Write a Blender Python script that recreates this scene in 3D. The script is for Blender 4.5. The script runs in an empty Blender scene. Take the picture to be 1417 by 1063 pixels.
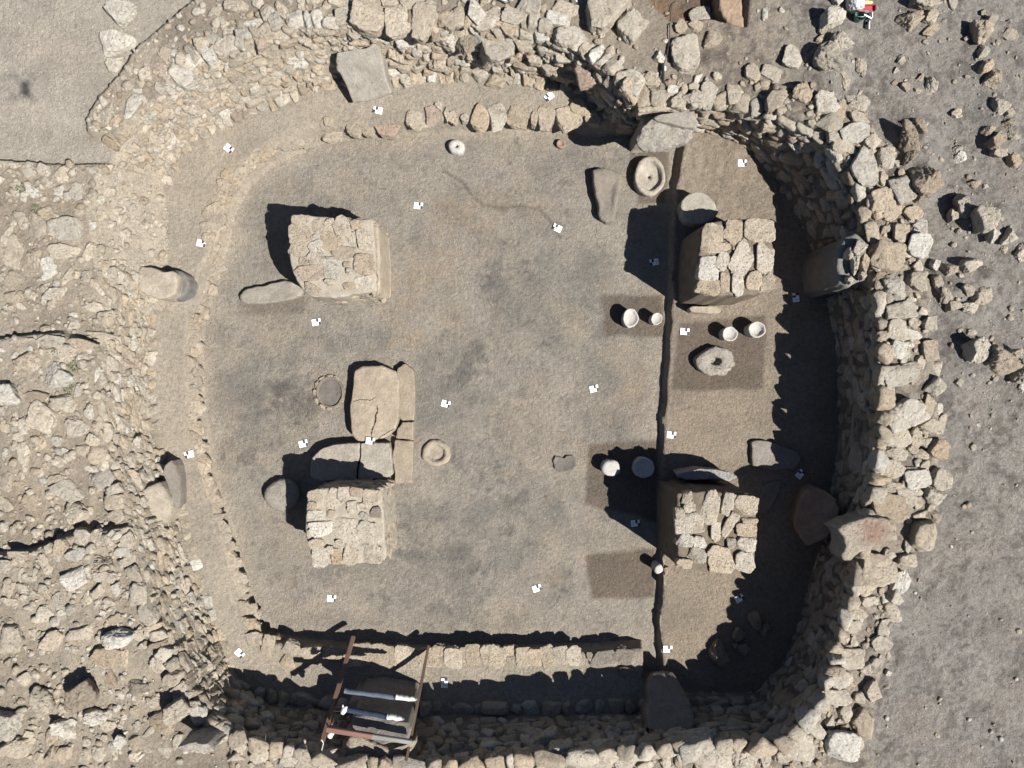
import bpy, math, random
import numpy as np
from mathutils import Vector, Matrix, Euler

# ------------------------------------------------------------------ camera, sky, sun, exposure
S = bpy.context.scene
COL = S.collection
H = 9.45                                   # height of the drone camera above the floor
cam_d = bpy.data.cameras.new("camera"); cam = bpy.data.objects.new("camera", cam_d); COL.objects.link(cam)
cam.location = (0, 0, H); cam.rotation_euler = (0, 0, 0)
cam_d.sensor_width = 36; cam_d.lens = 24.0; cam_d.clip_start = 0.02; cam_d.clip_end = 3000
S.camera = cam
W = bpy.data.worlds.new("World"); S.world = W; W.use_nodes = True
nt = W.node_tree; bg = nt.nodes["Background"]
sky = nt.nodes.new("ShaderNodeTexSky"); sky.sky_type = 'NISHITA'; sky.sun_disc = False; sky.air_density = .6; sky.dust_density = .2
LD = Vector((-0.544, 0.330, -0.772)).normalized()      # direction the sunlight travels
sky.sun_elevation = math.asin(-LD.z); sky.sun_rotation = math.atan2(-LD.x, -LD.y)
nt.links.new(sky.outputs[0], bg.inputs[0]); bg.inputs[1].default_value = 0.05
sun_d = bpy.data.lights.new("sun", 'SUN'); sun = bpy.data.objects.new("sun", sun_d); COL.objects.link(sun)
sun_d.energy = 5.0; sun_d.angle = math.radians(0.53); sun_d.color = (1.0, 0.97, 0.93)
sun.rotation_euler = LD.to_track_quat('-Z', 'Y').to_euler(); sun.location = (6, -4, 12)
S.view_settings.view_transform = 'Standard'; S.view_settings.look = 'None'
S.view_settings.exposure = 1.02; S.view_settings.gamma = 1.0

random.seed(7); RNG = np.random.default_rng(7)
SX, SY = 708.5, 531.5

def lin(r, g, b, k=1.9):
    f = lambda c: (c / 255 / 12.92 if c / 255 < .04045 else ((c / 255 + .055) / 1.055) ** 2.4)
    c = (f(r) / k, f(g) / k, f(b) / k); m = .3 * c[0] + .6 * c[1] + .1 * c[2]; q = .86 if max(r, g, b) - min(r, g, b) < 75 else 1.0
    return tuple(m + (x - m) * q for x in c)

def P(px, py, z):                          # where the line of sight of a photo point meets height z
    s = (1 - z / H) / 100
    return (px - SX) * s, (SY - py) * s

# ------------------------------------------------------------------ noise
_T = np.random.default_rng(3).random((32, 32, 32))
def vnoise(p):
    i = np.floor(p).astype(int); f = p - i; f = f * f * (3 - 2 * f)
    i0 = i & 31; i1 = (i + 1) & 31
    def g(a, b, c): return _T[a, b, c]
    x0, y0, z0 = i0[..., 0], i0[..., 1], i0[..., 2]; x1, y1, z1 = i1[..., 0], i1[..., 1], i1[..., 2]
    fx, fy, fz = f[..., 0], f[..., 1], f[..., 2]
    a = (g(x0, y0, z0) * (1 - fx) + g(x1, y0, z0) * fx) * (1 - fy) + (g(x0, y1, z0) * (1 - fx) + g(x1, y1, z0) * fx) * fy
    b = (g(x0, y0, z1) * (1 - fx) + g(x1, y0, z1) * fx) * (1 - fy) + (g(x0, y1, z1) * (1 - fx) + g(x1, y1, z1) * fx) * fy
    return (a * (1 - fz) + b * fz) * 2 - 1
def fbm(p, o=4):
    s = 0; a = 1.0; t = 0
    for k in range(o):
        s = s + a * vnoise(p * (2.03 ** k) + 7.3 * k); t += a; a *= .5
    return s / t
def sstep(x): x = np.clip(x, 0, 1); return x * x * (3 - 2 * x)
def dseg(X, Y, pts, closed=True):
    d = np.full(X.shape, 1e9); n = len(pts)
    for k in range(n if closed else n - 1):
        ax, ay = pts[k]; bx, by = pts[(k + 1) % n]
        ux, uy = bx - ax, by - ay; L = ux * ux + uy * uy + 1e-12
        t = np.clip(((X - ax) * ux + (Y - ay) * uy) / L, 0, 1)
        d = np.minimum(d, (X - ax - t * ux) ** 2 + (Y - ay - t * uy) ** 2)
    return np.sqrt(d)
def inside(X, Y, pts):
    r = np.zeros(X.shape, bool); n = len(pts)
    for k in range(n):
        ax, ay = pts[k]; bx, by = pts[(k + 1) % n]
        if ay == by: continue
        c = ((ay > Y) != (by > Y)) & (X < (bx - ax) * (Y - ay) / (by - ay) + ax)
        r ^= c
    return r
def sd(X, Y, pts):                         # signed distance, negative inside
    d = dseg(X, Y, pts); return np.where(inside(X, Y, pts), -d, d)
def W2(pts, z): return [P(x, y, z) for x, y in pts]

# ------------------------------------------------------------------ materials
def mat(name, build):
    m = bpy.data.materials.new(name); m.use_nodes = True
    t = m.node_tree; b = t.nodes["Principled BSDF"]
    build(t, b); return m
class N:
    def __init__(s, t): s.t = t
    def new(s, k, **kw):
        n = s.t.nodes.new(k)
        for a, v in kw.items(): setattr(n, a, v)
        return n
    def link(s, a, b): s.t.links.new(a, b)
    def pos(s): return s.new("ShaderNodeNewGeometry").outputs["Position"]
    def noise(s, v, sc, det=4, rough=.6, dist=0):
        n = s.new("ShaderNodeTexNoise"); n.inputs["Scale"].default_value = sc; n.inputs["Detail"].default_value = det
        n.inputs["Roughness"].default_value = rough; n.inputs["Distortion"].default_value = dist; s.link(v, n.inputs["Vector"]); return n.outputs[0]
    def voro(s, v, sc, feat='F1'):
        n = s.new("ShaderNodeTexVoronoi"); n.feature = feat; n.inputs["Scale"].default_value = sc; s.link(v, n.inputs["Vector"]); return n.outputs["Distance"]
    def ramp(s, v, a, b, lo=0.0, hi=1.0):
        n = s.new("ShaderNodeMapRange"); n.clamp = True
        for i, x in zip((1, 2, 3, 4), (a, b, lo, hi)): n.inputs[i].default_value = x
        s.link(v, n.inputs[0]); return n.outputs[0]
    def mix(s, f, a, b, mode='MIX'):
        n = s.new("ShaderNodeMix", data_type='RGBA', blend_type=mode)
        for i, x in ((0, f), (6, a), (7, b)):
            if hasattr(x, "is_linked"): s.link(x, n.inputs[i])
            else: n.inputs[i].default_value = x if i == 0 else (*x, 1) if len(x) == 3 else x
        return n.outputs[2]
    def math(s, op, a, b):
        n = s.new("ShaderNodeMath", operation=op)
        for i, x in enumerate((a, b)):
            if hasattr(x, "is_linked"): s.link(x, n.inputs[i])
            else: n.inputs[i].default_value = x
        return n.outputs[0]
    def grey(s, v):
        n = s.new("ShaderNodeCombineColor")
        for i in range(3): s.link(v, n.inputs[i])
        return n.outputs[0]
    def bump(s, h, strength, dist, nrm=None):
        n = s.new("ShaderNodeBump"); n.inputs["Strength"].default_value = strength; n.inputs["Distance"].default_value = dist
        s.link(h, n.inputs["Height"])
        if nrm is not None: s.link(nrm, n.inputs["Normal"])
        return n.outputs[0]

def soil_build(t, b):
    n = N(t); p = n.pos()
    at = n.new("ShaderNodeAttribute", attribute_name="soil"); base = at.outputs["Color"]
    rough = n.new("ShaderNodeAttribute", attribute_name="rough").outputs["Fac"]
    v1 = n.ramp(n.noise(p, 2.2, 5, .6), .3, .7, .86, 1.14)
    v2 = n.ramp(n.noise(p, 16, 6, .75), .28, .72, .76, 1.22)
    v3 = n.ramp(n.noise(p, 62, 4, .8), .27, .73, .64, 1.34)
    c = n.mix(1.0, base, n.grey(n.math('MULTIPLY', n.math('MULTIPLY', v1, v2), v3)), 'MULTIPLY')
    # darker crumbs and pale grit
    dk = n.math('MULTIPLY', n.ramp(n.noise(p, 34, 4, .7), .54, .68, 0, .7), rough)
    c = n.mix(dk, c, n.mix(1.0, c, (.45, .43, .41), 'MULTIPLY'))
    gr = n.ramp(n.voro(p, 26), .05, .10, 1, 0)
    gm = n.math('MULTIPLY', gr, n.ramp(n.noise(p, 5, 2, .5), .48, .62, .0, .75))
    c = n.mix(gm, c, lin(208, 198, 180))
    wp_ = n.mix(.06, p, n.new("ShaderNodeTexNoise").outputs[1])
    ck = n.math('MULTIPLY', n.ramp(n.voro(wp_, 5.5, 'DISTANCE_TO_EDGE'), .004, .016, 1, 0), n.ramp(n.noise(p, 1.7, 4, .6), .50, .62, 0, .5))
    c = n.mix(ck, c, n.mix(1.0, c, (.5, .47, .44), 'MULTIPLY'))
    warm = n.ramp(n.noise(p, 1.1, 3, .6), .45, .75, 0, .35)
    c = n.mix(warm, c, n.mix(1.0, c, (1.06, .98, .88), 'MULTIPLY'))
    n.link(c, b.inputs["Base Color"]); b.inputs["Roughness"].default_value = .95
    b.inputs["Specular IOR Level"].default_value = .15
    h = n.math('ADD', n.math('MULTIPLY', n.noise(p, 22, 6, .7), 1.0), n.math('MULTIPLY', n.noise(p, 110, 3, .7), .45))
    cr = n.ramp(n.voro(n.mix(.04, p, n.new("ShaderNodeTexNoise").outputs[1]), 13, 'DISTANCE_TO_EDGE'), 0, .05, 0, 1)
    h = n.math('ADD', h, n.math('MULTIPLY', cr, .10))
    n.link(n.bump(h, 1.0, .036), b.inputs["Normal"])
SOIL = mat("soil", soil_build)

def stone_build(src):
    def f(t, b):
        n = N(t); p = n.pos()
        if src == 'obj': base = n.new("ShaderNodeObjectInfo").outputs["Color"]
        else: base = n.new("ShaderNodeAttribute", attribute_name="tint").outputs["Color"]
        v = n.ramp(n.noise(p, 7, 6, .7), .28, .72, .85, 1.14)
        v2 = n.ramp(n.noise(p, 48, 5, .75), .3, .7, .76, 1.18)
        c = n.mix(1.0, base, n.grey(n.math('MULTIPLY', v, v2)), 'MULTIPLY')
        st = n.ramp(n.noise(p, 5.5, 4, .65, 1.2), .5, .68, 0, .55)           # soil stains
        c = n.mix(st, c, lin(186, 167, 142))
        pits = n.ramp(n.noise(p, 33, 5, .7, .6), .30, .42, 1, 0)
        c = n.mix(n.math('MULTIPLY', pits, .55), c, lin(128, 112, 94))
        lich = n.ramp(n.noise(p, 21, 4, .7), .62, .74, 0, .5)
        c = n.mix(lich, c, lin(222, 214, 198))
        n.link(c, b.inputs["Base Color"]); b.inputs["Roughness"].default_value = .9
        b.inputs["Specular IOR Level"].default_value = .2
        h = n.math('ADD', n.noise(p, 17, 9, .74), n.math('MULTIPLY', pits, -.4))
        h = n.math('ADD', h, n.math('MULTIPLY', n.noise(p, 75, 4, .75), .4))
        n.link(n.bump(h, 1.0, .052), b.inputs["Normal"])
    return f
STONE = mat("limestone", stone_build('obj')); MASON = mat("masonry_limestone", stone_build('attr'))
def worked_build(t, b):                   # smoother, worked or weathered slabs
    n = N(t); p = n.pos(); base = n.new("ShaderNodeObjectInfo").outputs["Color"]
    v = n.ramp(n.noise(p, 6, 7, .75), .3, .7, .74, 1.16); v2 = n.ramp(n.noise(p, 45, 5, .8), .3, .7, .74, 1.2)
    c = n.mix(1.0, base, n.grey(n.math('MULTIPLY', v, v2)), 'MULTIPLY')
    st = n.ramp(n.noise(p, 4, 6, .7, .8), .48, .66, 0, .6); c = n.mix(st, c, lin(160, 148, 130))
    sp = n.ramp(n.noise(p, 30, 4, .7), .62, .72, 0, .5); c = n.mix(sp, c, lin(120, 110, 98))
    n.link(c, b.inputs["Base Color"]); b.inputs["Roughness"].default_value = .9; b.inputs["Specular IOR Level"].default_value = .15
    h = n.math('ADD', n.noise(p, 14, 8, .72), n.math('MULTIPLY', n.noise(p, 70, 3, .75), .4))
    n.link(n.bump(h, .9, .026), b.inputs["Normal"])
WORKED = mat("worked_stone", worked_build)
def mud_build(t, b):
    n = N(t); p = n.pos(); base = n.new("ShaderNodeObjectInfo").outputs["Color"]
    v = n.ramp(n.noise(p, 9, 6, .7), .28, .72, .72, 1.2); v2 = n.ramp(n.noise(p, 70, 4, .7), .3, .7, .85, 1.14)
    c = n.mix(1.0, base, n.grey(n.math('MULTIPLY', v, v2)), 'MULTIPLY')
    n.link(c, b.inputs["Base Color"]); b.inputs["Roughness"].default_value = .95; b.inputs["Specular IOR Level"].default_value = .1
    n.link(n.bump(n.noise(p, 30, 7, .7), .7, .02), b.inputs["Normal"])
MUD = mat("mud_plaster", mud_build)
def plain(name, col, rough=.6, metal=0, var=.12, sc=60):
    def f(t, b):
        n = N(t); v = n.ramp(n.noise(n.pos(), sc, 4, .6), .3, .7, 1 - var, 1 + var)
        n.link(n.mix(1.0, col, n.grey(v), 'MULTIPLY'), b.inputs["Base Color"])
        b.inputs["Roughness"].default_value = rough; b.inputs["Metallic"].default_value = metal
    return mat(name, f)
def wood_build(t, b):
    n = N(t); tc = n.new("ShaderNodeTexCoord").outputs["Object"]
    mp = n.new("ShaderNodeMapping"); mp.inputs["Scale"].default_value = (40, 40, 3); n.link(tc, mp.inputs["Vector"])
    g = n.ramp(n.noise(mp.outputs[0], 1.5, 4, .6), .3, .7, .7, 1.2)
    base = n.new("ShaderNodeObjectInfo").outputs["Color"]
    n.link(n.mix(1.0, base, n.grey(g), 'MULTIPLY'), b.inputs["Base Color"]); b.inputs["Roughness"].default_value = .8
WOOD = mat("timber", wood_build)

# ------------------------------------------------------------------ terrain
# (foot of the wall px, py, z) and (crest of the wall px, py, z), clockwise round the pit
FT = [(212,440,.25,150,420,1.02),(236,400,.25,135,370,1.0),(236,320,.25,125,300,1.0),(232,250,.25,150,222,.95),(262,198,.25,192,168,.93),
(325,165,.25,270,85,1.08),(400,137,.25,385,42,1.1),(480,113,.25,470,35,1.12),(545,110,.25,545,32,1.12),(640,107,.25,640,30,1.12),
(740,110,.25,745,42,1.12),(800,124,.25,805,65,1.15),(840,150,.25,848,110,1.18),(858,184,.2,872,140,1.18),(935,190,.15,955,148,1.14),
(985,190,.12,1005,146,1.12),(1030,212,.12,1062,160,1.14),(1078,270,.12,1140,190,1.15),(1105,330,.12,1185,262,1.18),(1130,400,.12,1210,340,1.2),
(1148,480,.12,1218,440,1.2),(1152,580,.12,1222,580,1.2),(1145,650,.12,1212,660,1.2),(1130,730,.12,1195,745,1.2),(1112,790,.12,1182,815,1.2),
(1101,848,.12,1160,890,1.2),(1074,912,.12,1139,962,1.2),(1030,957,.12,1087,1024,1.2),(926,962,.12,955,1032,1.26),(880,972,.22,880,1040,1.28),
(760,975,.22,760,1050,1.28),(600,975,.22,600,1060,1.28),(480,970,.22,470,1055,1.28),(350,955,.22,345,1028,1.28),(322,930,.22,290,985,1.25),
(300,870,.22,232,905,1.3),(275,800,.22,198,820,1.3),(255,720,.22,175,735,1.25),(235,650,.22,150,650,1.15),(215,600,.22,138,600,1.15),(210,520,.22,138,520,1.15)]
FOOT = [P(a, b, c) for a, b, c, *_ in FT]; TOP = [P(d, e, f) for *_, d, e, f in FT]
FLOOR = W2([(318,340),(325,300),(345,262),(375,235),(410,215),(450,200),(500,192),(560,188),(620,184),(700,183),(780,185),(830,190),(880,185),(925,180),
(940,205),(930,260),(925,330),(925,400),(922,460),(918,520),(913,580),(910,650),(908,700),(912,760),(912,800),(908,850),(912,930),(889,930),(889,885),(800,890),(700,893),(600,893),(520,890),(470,888),
(420,882),(390,878),(368,872),(355,850),(345,810),(335,770),(325,730),(312,690),(300,650),(292,600),(285,550),(282,490),(285,430),(300,390)], 0)
PLAT = W2([(945,150),(941,205),(933,260),(928,330),(928,400),(925,460),(921,520),(917,580),(914,650),(914,700),(917,760),(918,800),(913,850),(917,960),(1260,960),(1260,150)], .12)
UL = W2([(-300,-300),(300,-300),(285,0),(232,40),(195,72),(170,110),(142,142),(128,165),(126,187),(210,192),(200,226),(100,232),(15,226),(-300,226)], .95)
T2 = W2([(-300,468),(0,466),(40,459),(80,457),(130,475),(150,500),(150,640),(110,720),(105,738),(80,744),(55,757),(0,766),(-300,770)], 1.2)
T3 = W2([(-300,770),(0,766),(35,760),(55,755),(80,742),(105,735),(150,730),(230,740),(320,1000),(300,1046),(200,1044),(150,1050),(60,1054),(30,1100),(-300,1100)], 1.25)
DIG = W2([(885,-80),(890,10),(905,25),(925,42),(975,38),(1030,50),(1034,-80)], .9)
EB = W2([(1060,105),(1130,120),(1195,150),(1235,200),(1260,270),(1282,330),(1290,430),(1300,520),(1305,640),(1305,690),(1290,735),(1262,770),(1245,830),(1235,900),(1215,960),(1205,1000),(1212,1070),(1212,1150),
(300,1150),(320,1000),(700,800),(1000,600),(1000,300)], 1.05)
GROOVE = W2([(612,235),(640,252),(650,268),(668,282),(695,288),(718,284),(745,288),(760,305),(768,318),(775,328)], 0)

def height(X, Y):
    sf = sd(X, Y, FOOT); st = sd(X, Y, TOP)
    rec = .03 + .08 * np.maximum(sstep((X - 1.2) / .8), sstep((-3.5 - Y) / .3))       # core lies behind the coursed face
    st = st - (rec - .03)
    dF = np.maximum(sf - rec, 0); dT = np.maximum(-st, 0)
    t = np.where(st > 0, 1.0, np.where(sf <= rec, 0.0, dF / (dF + dT + 1e-6)))
    q = np.stack([X, Y, 0 * X], -1)
    wob = .02 * fbm(q * 6)
    df = sd(X, Y, FLOOR) + wob; dp = sd(X, Y, PLAT) + wob
    west = sstep((-2.0 - X) / 1.0) * sstep((Y + 3.6) / .6)
    wid = .05 + .13 * west + .08 * sstep((Y - 2.6) / .5)
    bench = .235 * sstep(df / wid)
    low = np.where(dp < 0, .125 * sstep(np.maximum(df, 0) / .05 + .0), bench)
    low = np.where(df < 0, 0, low)
    # bench tilt up to the wall foot on the west
    low = low + np.where((dp > 0) & (df > .05), .05 * sstep((sf + .45) / .45), 0)
    g = np.exp(-(dseg(X, Y, GROOVE, False) / .018) ** 2); low = low - .014 * g
    low = low + np.where(df > 0, .022, .010) * fbm(q * 1.7) + .006 * fbm(q * 9) + .0035 * fbm(q * 30)
    plat_n = np.where((dp < 0) & (Y > 2.05), .03 * np.abs(fbm(q * 4 + 9)) + .02 * fbm(q * 11), 0); low = low + plat_n
    # ground outside
    up = np.full(X.shape, 1.08)
    east = sstep((X - 3.0) / 1.2); up = up * (1 - east) + 1.0 * east
    band = -sd(X, Y, EB) + .07 * fbm(q * 5) + .03 * fbm(q * 14); up = np.maximum(up, np.where(band > 0, 1.0 + .14 * sstep(band / .12), 0))
    a = sd(X, Y, UL); up = np.where(a < 0, .91, up)
    w1 = sstep((-4.4 - X) / .3); terr1 = (Y < 2.7) & (a > 0)
    up = np.where(terr1, up * (1 - w1) + 1.06 * w1, up)
    d2 = sd(X, Y, T2) + wob; s2 = sstep(-d2 / .05); lv2 = 1.2 - .13 * sstep((-.3 - Y) / 1.4)
    up = up * (1 - s2) + lv2 * s2
    d3 = sd(X, Y, T3) + wob; s3 = sstep(-d3 / .06); lv3 = 1.21 - .05 * sstep((-6.2 - X) / .6)
    up = up * (1 - s3) + lv3 * s3
    for mx, my, rx, ry, hh in ((1330,398,48,44,.13),(1265,215,34,60,.16),(1352,308,50,30,.10),(1378,500,52,26,.12),(1386,185,26,40,.08),(1150,75,30,60,.10),(1282,22,40,34,.06),(1362,95,22,60,.06)):
        x_, y_ = P(mx, my, 1.0); up = up + hh * np.exp(-(((X - x_) / (rx * .009)) ** 2 + ((Y - y_) / (ry * .009)) ** 2) ** 1.5) * (1 + .5 * fbm(q * 6))
    dg = sd(X, Y, DIG); up = up - .28 * sstep(-dg / .12)
    rough = np.where(a < 0, .25, 1.0)
    out = np.maximum(np.abs(X) - 9, np.abs(Y) - 7); far = sstep(out / 30)
    up = up + rough * (.045 * fbm(q * 1.3 + 5) + .022 * fbm(q * 5 + 2) + .010 * fbm(q * 16) + .005 * fbm(q * 45)) * (1 - far)
    up = up + far * 1.2 * fbm(q * .03)
    mid = np.where((t > 0) & (t < 1), 1.0, 0) * (.03 * fbm(q * 8) + .015 * fbm(q * 25))
    return low * (1 - t) + up * t + mid, dict(t=t, sf=sf, st=st, df=df, dp=dp, ul=a, d2=d2, d3=d3, dg=dg, eb=band)

STEP = .02
ax = np.concatenate([-np.geomspace(600, 7.6, 16), np.arange(-7.3, 7.301, STEP), np.geomspace(7.6, 600, 16)])
ay = np.concatenate([-np.geomspace(600, 5.9, 16), np.arange(-5.6, 5.601, STEP), np.geomspace(5.9, 600, 16)])
GX, GY = np.meshgrid(ax, ay)
GZ, INF = height(GX, GY)
ix0 = 16; iy0 = 16; nxf = len(ax) - 32; nyf = len(ay) - 32
def terr(x, y):
    u = np.clip((np.asarray(x) + 7.3) / STEP, 0, nxf - 2); v = np.clip((np.asarray(y) + 5.6) / STEP, 0, nyf - 2)
    i = u.astype(int); j = v.astype(int); fu = u - i; fv = v - j; Z = GZ[iy0:, ix0:]
    return (Z[j, i] * (1 - fu) + Z[j, i + 1] * fu) * (1 - fv) + (Z[j + 1, i] * (1 - fu) + Z[j + 1, i + 1] * fu) * fv
def hit(px, py):                           # where the sight line through a photo point meets the ground
    zs = np.arange(1.7, -.06, -.008); s = (1 - zs / H) / 100
    x = (px - SX) * s; y = (SY - py) * s; k = np.argmax(terr(x, y) >= zs)
    return float(x[k]), float(y[k]), float(zs[k])

# soil colours: plaster floor, wet cleaned squares, ash, clay, plus shade painted in the groove
def soilcol():
    X, Y = GX, GY; q = np.stack([X, Y, 0 * X], -1)
    C = np.empty(X.shape + (3,)); R = np.full(X.shape, .6)
    def put(m, c, a=1.0):
        m = (np.clip(m, 0, 1) * a)[..., None]; C[:] = C * (1 - m) + np.array(c) * m
    C[:] = lin(176, 162, 142)
    east = sstep((X - 2.6) / 1.6 + .25 * fbm(q * 1.2)); put(east, lin(170, 163, 153)); R = R + .4 * east
    ul = sstep(-INF['ul'] / .1); put(ul, lin(198, 187, 169)); R = R * (1 - .8 * ul)
    wst = sstep((-3.9 - X) / .6) * (1 - ul); put(wst, lin(198, 184, 161))
    put(wst * sstep((.35 * fbm(q * 1.4 + 3) + .1) * 4), lin(172, 155, 133), .5)
    put(sstep(-INF['d2'] / .1 ) * sstep((.2 - Y) / 1.2), lin(174, 157, 135), .5)
    put(sstep(-INF['dg'] / .1), lin(150, 120, 92), .9)
    eb = sstep(INF['eb'] / .1) * (INF['t'] > .98); put(eb, lin(190, 175, 153), .8)
    wall = (INF['t'] > 0) & (INF['t'] < 1); put(wall * 1.0, lin(208, 194, 170), .9); put(wall * sstep((X - 1.5) / 2) , lin(150, 139, 124), .8); put(wall * sstep((-3.6 - Y) / .3), lin(150, 139, 124), .8)  # wall core pale to the west and north, grey brown towards east and south
    # interior
    ins = INF['t'] <= 0
    put(ins * 1.0, lin(192, 179, 158))
    fl = sstep(-INF['df'] / .30 + .15 * fbm(q * 3)) * ins; put(fl, lin(178, 168, 152))
    put(ins * sstep(-INF['dp'] / .05), lin(176, 160, 138))
    f2 = fbm(q * 1.6 + 11); f3 = fbm(q * 4.5 + 4)
    put(fl * sstep((f2 + .5 * f3 - .02) * 2.2), lin(150, 144, 133), .7)
    put(fl * sstep((fbm(q * 2.2 + 31) + .3 * f3 - .05) * 3), lin(182, 168, 146), .55)
    fm = fbm(q * 9 + 2); fn = fbm(q * 20 + 6)
    put(fl * sstep((fm + .6 * fn - .15) * 2.6), lin(146, 139, 128), .5); put(fl * sstep((fbm(q * 11 + 15) + .5 * fn - .2) * 3), lin(190, 178, 158), .4)
    de = (1 - ul) * (INF['t'] > .98) * (X > 2); put(de * sstep((fbm(q * 5 + 60) + .7 * fn - .12) * 3), lin(118, 110, 102), .65); put(de * sstep((fbm(q * 13 + 33, 3) - .12) * 4), lin(120, 112, 104), .5); put(de * sstep((fbm(q * 2 + 80) - .1) * 3), lin(168, 156, 142), .4)
    def blob(px, py, rx, ry, c, a, z=0.0, s=.55, am=.8):
        x, y = P(px, py, z); d = np.sqrt(((X - x) / (rx / 100)) ** 2 + ((Y - y) / (ry / 100)) ** 2)
        put(ins * sstep((1.0 - d + am * fbm(q * 6 + px) + .6 * fn) / s), c, a)
    ash = lin(108, 106, 102); ash2 = lin(126, 120, 110); och = lin(184, 164, 138); gr = lin(140, 134, 124)
    for a in ((690,395,70,95),(640,560,90,120),(610,760,120,80),(560,790,90,60),(700,700,80,80),(740,450,90,70),(860,590,60,90),(360,580,60,90),(400,500,70,60)): blob(*a, gr, .42, 0, 1.3)
    for a in ((680,342,26,14),(690,385,24,20),(705,360,30,16),(688,415,10,18),(668,400,16,12),(728,385,18,16),(640,520,28,14),(655,500,16,20),(630,640,20,14),(690,665,26,18),(720,690,24,14),(640,765,26,12),(655,790,14,10),
              (670,785,16,16),(530,830,20,10),(600,840,24,14),(575,770,22,14),(620,735,34,20),(700,735,20,12),(540,750,14,10),(560,720,12,18),(780,815,12,26),(715,195,8,16),(706,225,6,20),(385,540,20,10),(340,640,14,24),(310,650,12,18),(720,545,14,10),(760,480,18,10),(850,640,12,10),(780,560,14,8),(610,460,16,10)): blob(*a, ash, .5, 0, 1.1, 1.5)
    for a in ((575,395,50,40),(545,430,30,24),(600,370,60,30),(590,620,30,20),(700,655,26,14),(770,800,20,18),(685,430,16,12),(880,540,30,60),(690,452,8,14),(560,470,50,20),(890,370,20,20),(640,300,70,40)): blob(*a, och, .55, 0, .9)
    blob(415, 560, 70, 48, lin(108, 103, 97), .6, 0, 1.0, .6); blob(385, 545, 45, 32, lin(116, 111, 104), .45, 0, 1.0, .7)
    put(np.exp(-(dseg(X, Y, GROOVE, False) / .022) ** 2), lin(132, 120, 104), .7)  # darker line along the carved groove, its shading put into the colour
    def wet(pts, z, a=.9, soft=.08, c=lin(128, 114, 99)):
        d = sd(X, Y, W2(pts, z)) + .03 * fbm(q * 4) + .012 * fbm(q * 18)
        put(ins * sstep(-d / soft), c, a); R[:] = np.where(d < 0, .1, R)
    wet([(828,404),(922,404),(922,471),(833,468)], 0); wet([(812,612),(915,604),(915,730),(870,716),(803,702)], 0)
    wet([(806,764),(910,754),(910,830),(815,834)], 0); wet([(938,445),(1064,430),(1060,543),(922,545)], .12)
    wet([(868,204),(930,204),(924,285),(880,287)], 0, .85, .07); wet([(322,398),(432,392),(428,441),(330,443)], 0, .55, .12, lin(128, 116, 102))
    wet([(805,225),(815,225),(860,300),(845,316),(822,300)], 0, .4, .08)
    return C, R
CC, RR = soilcol()

def gridmesh(name, mask, m=SOIL):
    ny, nx = GX.shape; idx = np.arange(ny * nx).reshape(ny, nx)
    j, i = np.nonzero(mask)
    F = np.stack([idx[j, i], idx[j, i + 1], idx[j + 1, i + 1], idx[j + 1, i]], 1)
    used, inv = np.unique(F, return_inverse=True); F = inv.reshape(F.shape)
    V = np.stack([GX, GY, GZ], -1).reshape(-1, 3)[used]
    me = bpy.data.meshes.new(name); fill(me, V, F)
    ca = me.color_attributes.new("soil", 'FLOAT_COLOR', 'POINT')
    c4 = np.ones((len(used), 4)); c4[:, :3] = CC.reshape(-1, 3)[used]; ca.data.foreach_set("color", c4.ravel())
    ra = me.attributes.new("rough", 'FLOAT', 'POINT'); ra.data.foreach_set("value", RR.ravel()[used])
    me.materials.append(m); o = bpy.data.objects.new(name, me); COL.objects.link(o); return o
def fill(me, V, F):
    F = np.asarray(F); n = len(F); k = F.shape[1]
    me.vertices.add(len(V)); me.vertices.foreach_set("co", np.asarray(V, float).ravel())
    me.loops.add(n * k); me.loops.foreach_set("vertex_index", F.ravel().astype(np.int32))
    me.polygons.add(n); me.polygons.foreach_set("loop_start", np.arange(0, n * k, k, dtype=np.int32))
    me.polygons.foreach_set("loop_total", np.full(n, k, np.int32))
    me.polygons.foreach_set("use_smooth", np.ones(n, bool)); me.update(calc_edges=True)

def tag(o, label=None, cat=None, group=None, kind=None):
    if label: o['label'] = label
    if cat: o['category'] = cat; o['kind'] = 'thing'
    if group: o['group'] = group
    if kind: o['kind'] = kind
    return o
def empty(name, loc=(0, 0, 0)):
    o = bpy.data.objects.new(name, None); o.location = loc; o.empty_display_size = .1; COL.objects.link(o); return o
def under(o, p):
    o.parent = p; o.matrix_parent_inverse = Matrix.Translation(-Vector(p.location)); return o

cellc = lambda A: (A[:-1, :-1] + A[1:, :-1] + A[:-1, 1:] + A[1:, 1:]) / 4
ct, cdf, cdp = cellc(INF['t']), cellc(INF['df']), cellc(INF['dp'])
m_wall = (ct > .001) & (ct < .999); m_in = ct <= .001
m_plat = m_in & (cdp < 0) & (cdf > 0); m_bench = m_in & ~m_plat & (cdf > 0); m_floor = m_in & ~m_plat & ~m_bench
tag(gridmesh("ground", ~m_wall & ~m_in), kind='structure')
tag(gridmesh("floor", m_floor), kind='structure')
tag(gridmesh("earth_platform", m_plat), "low earth platform between the cut step and the shaded curved wall", "platform")
BENCH = tag(empty("stone_bench", (*P(265, 560, .22), .0)), "low earth bench edged with stones along the foot of the enclosure wall", "bench")
under(gridmesh("bench_top", m_bench), BENCH)
WALL = tag(empty("enclosure_wall", (*P(1215, 500, 1.0), .12)), "curved dry stone wall of coursed rubble enclosing the sunken room", "wall")
under(gridmesh("wall_core", m_wall), WALL)

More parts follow.
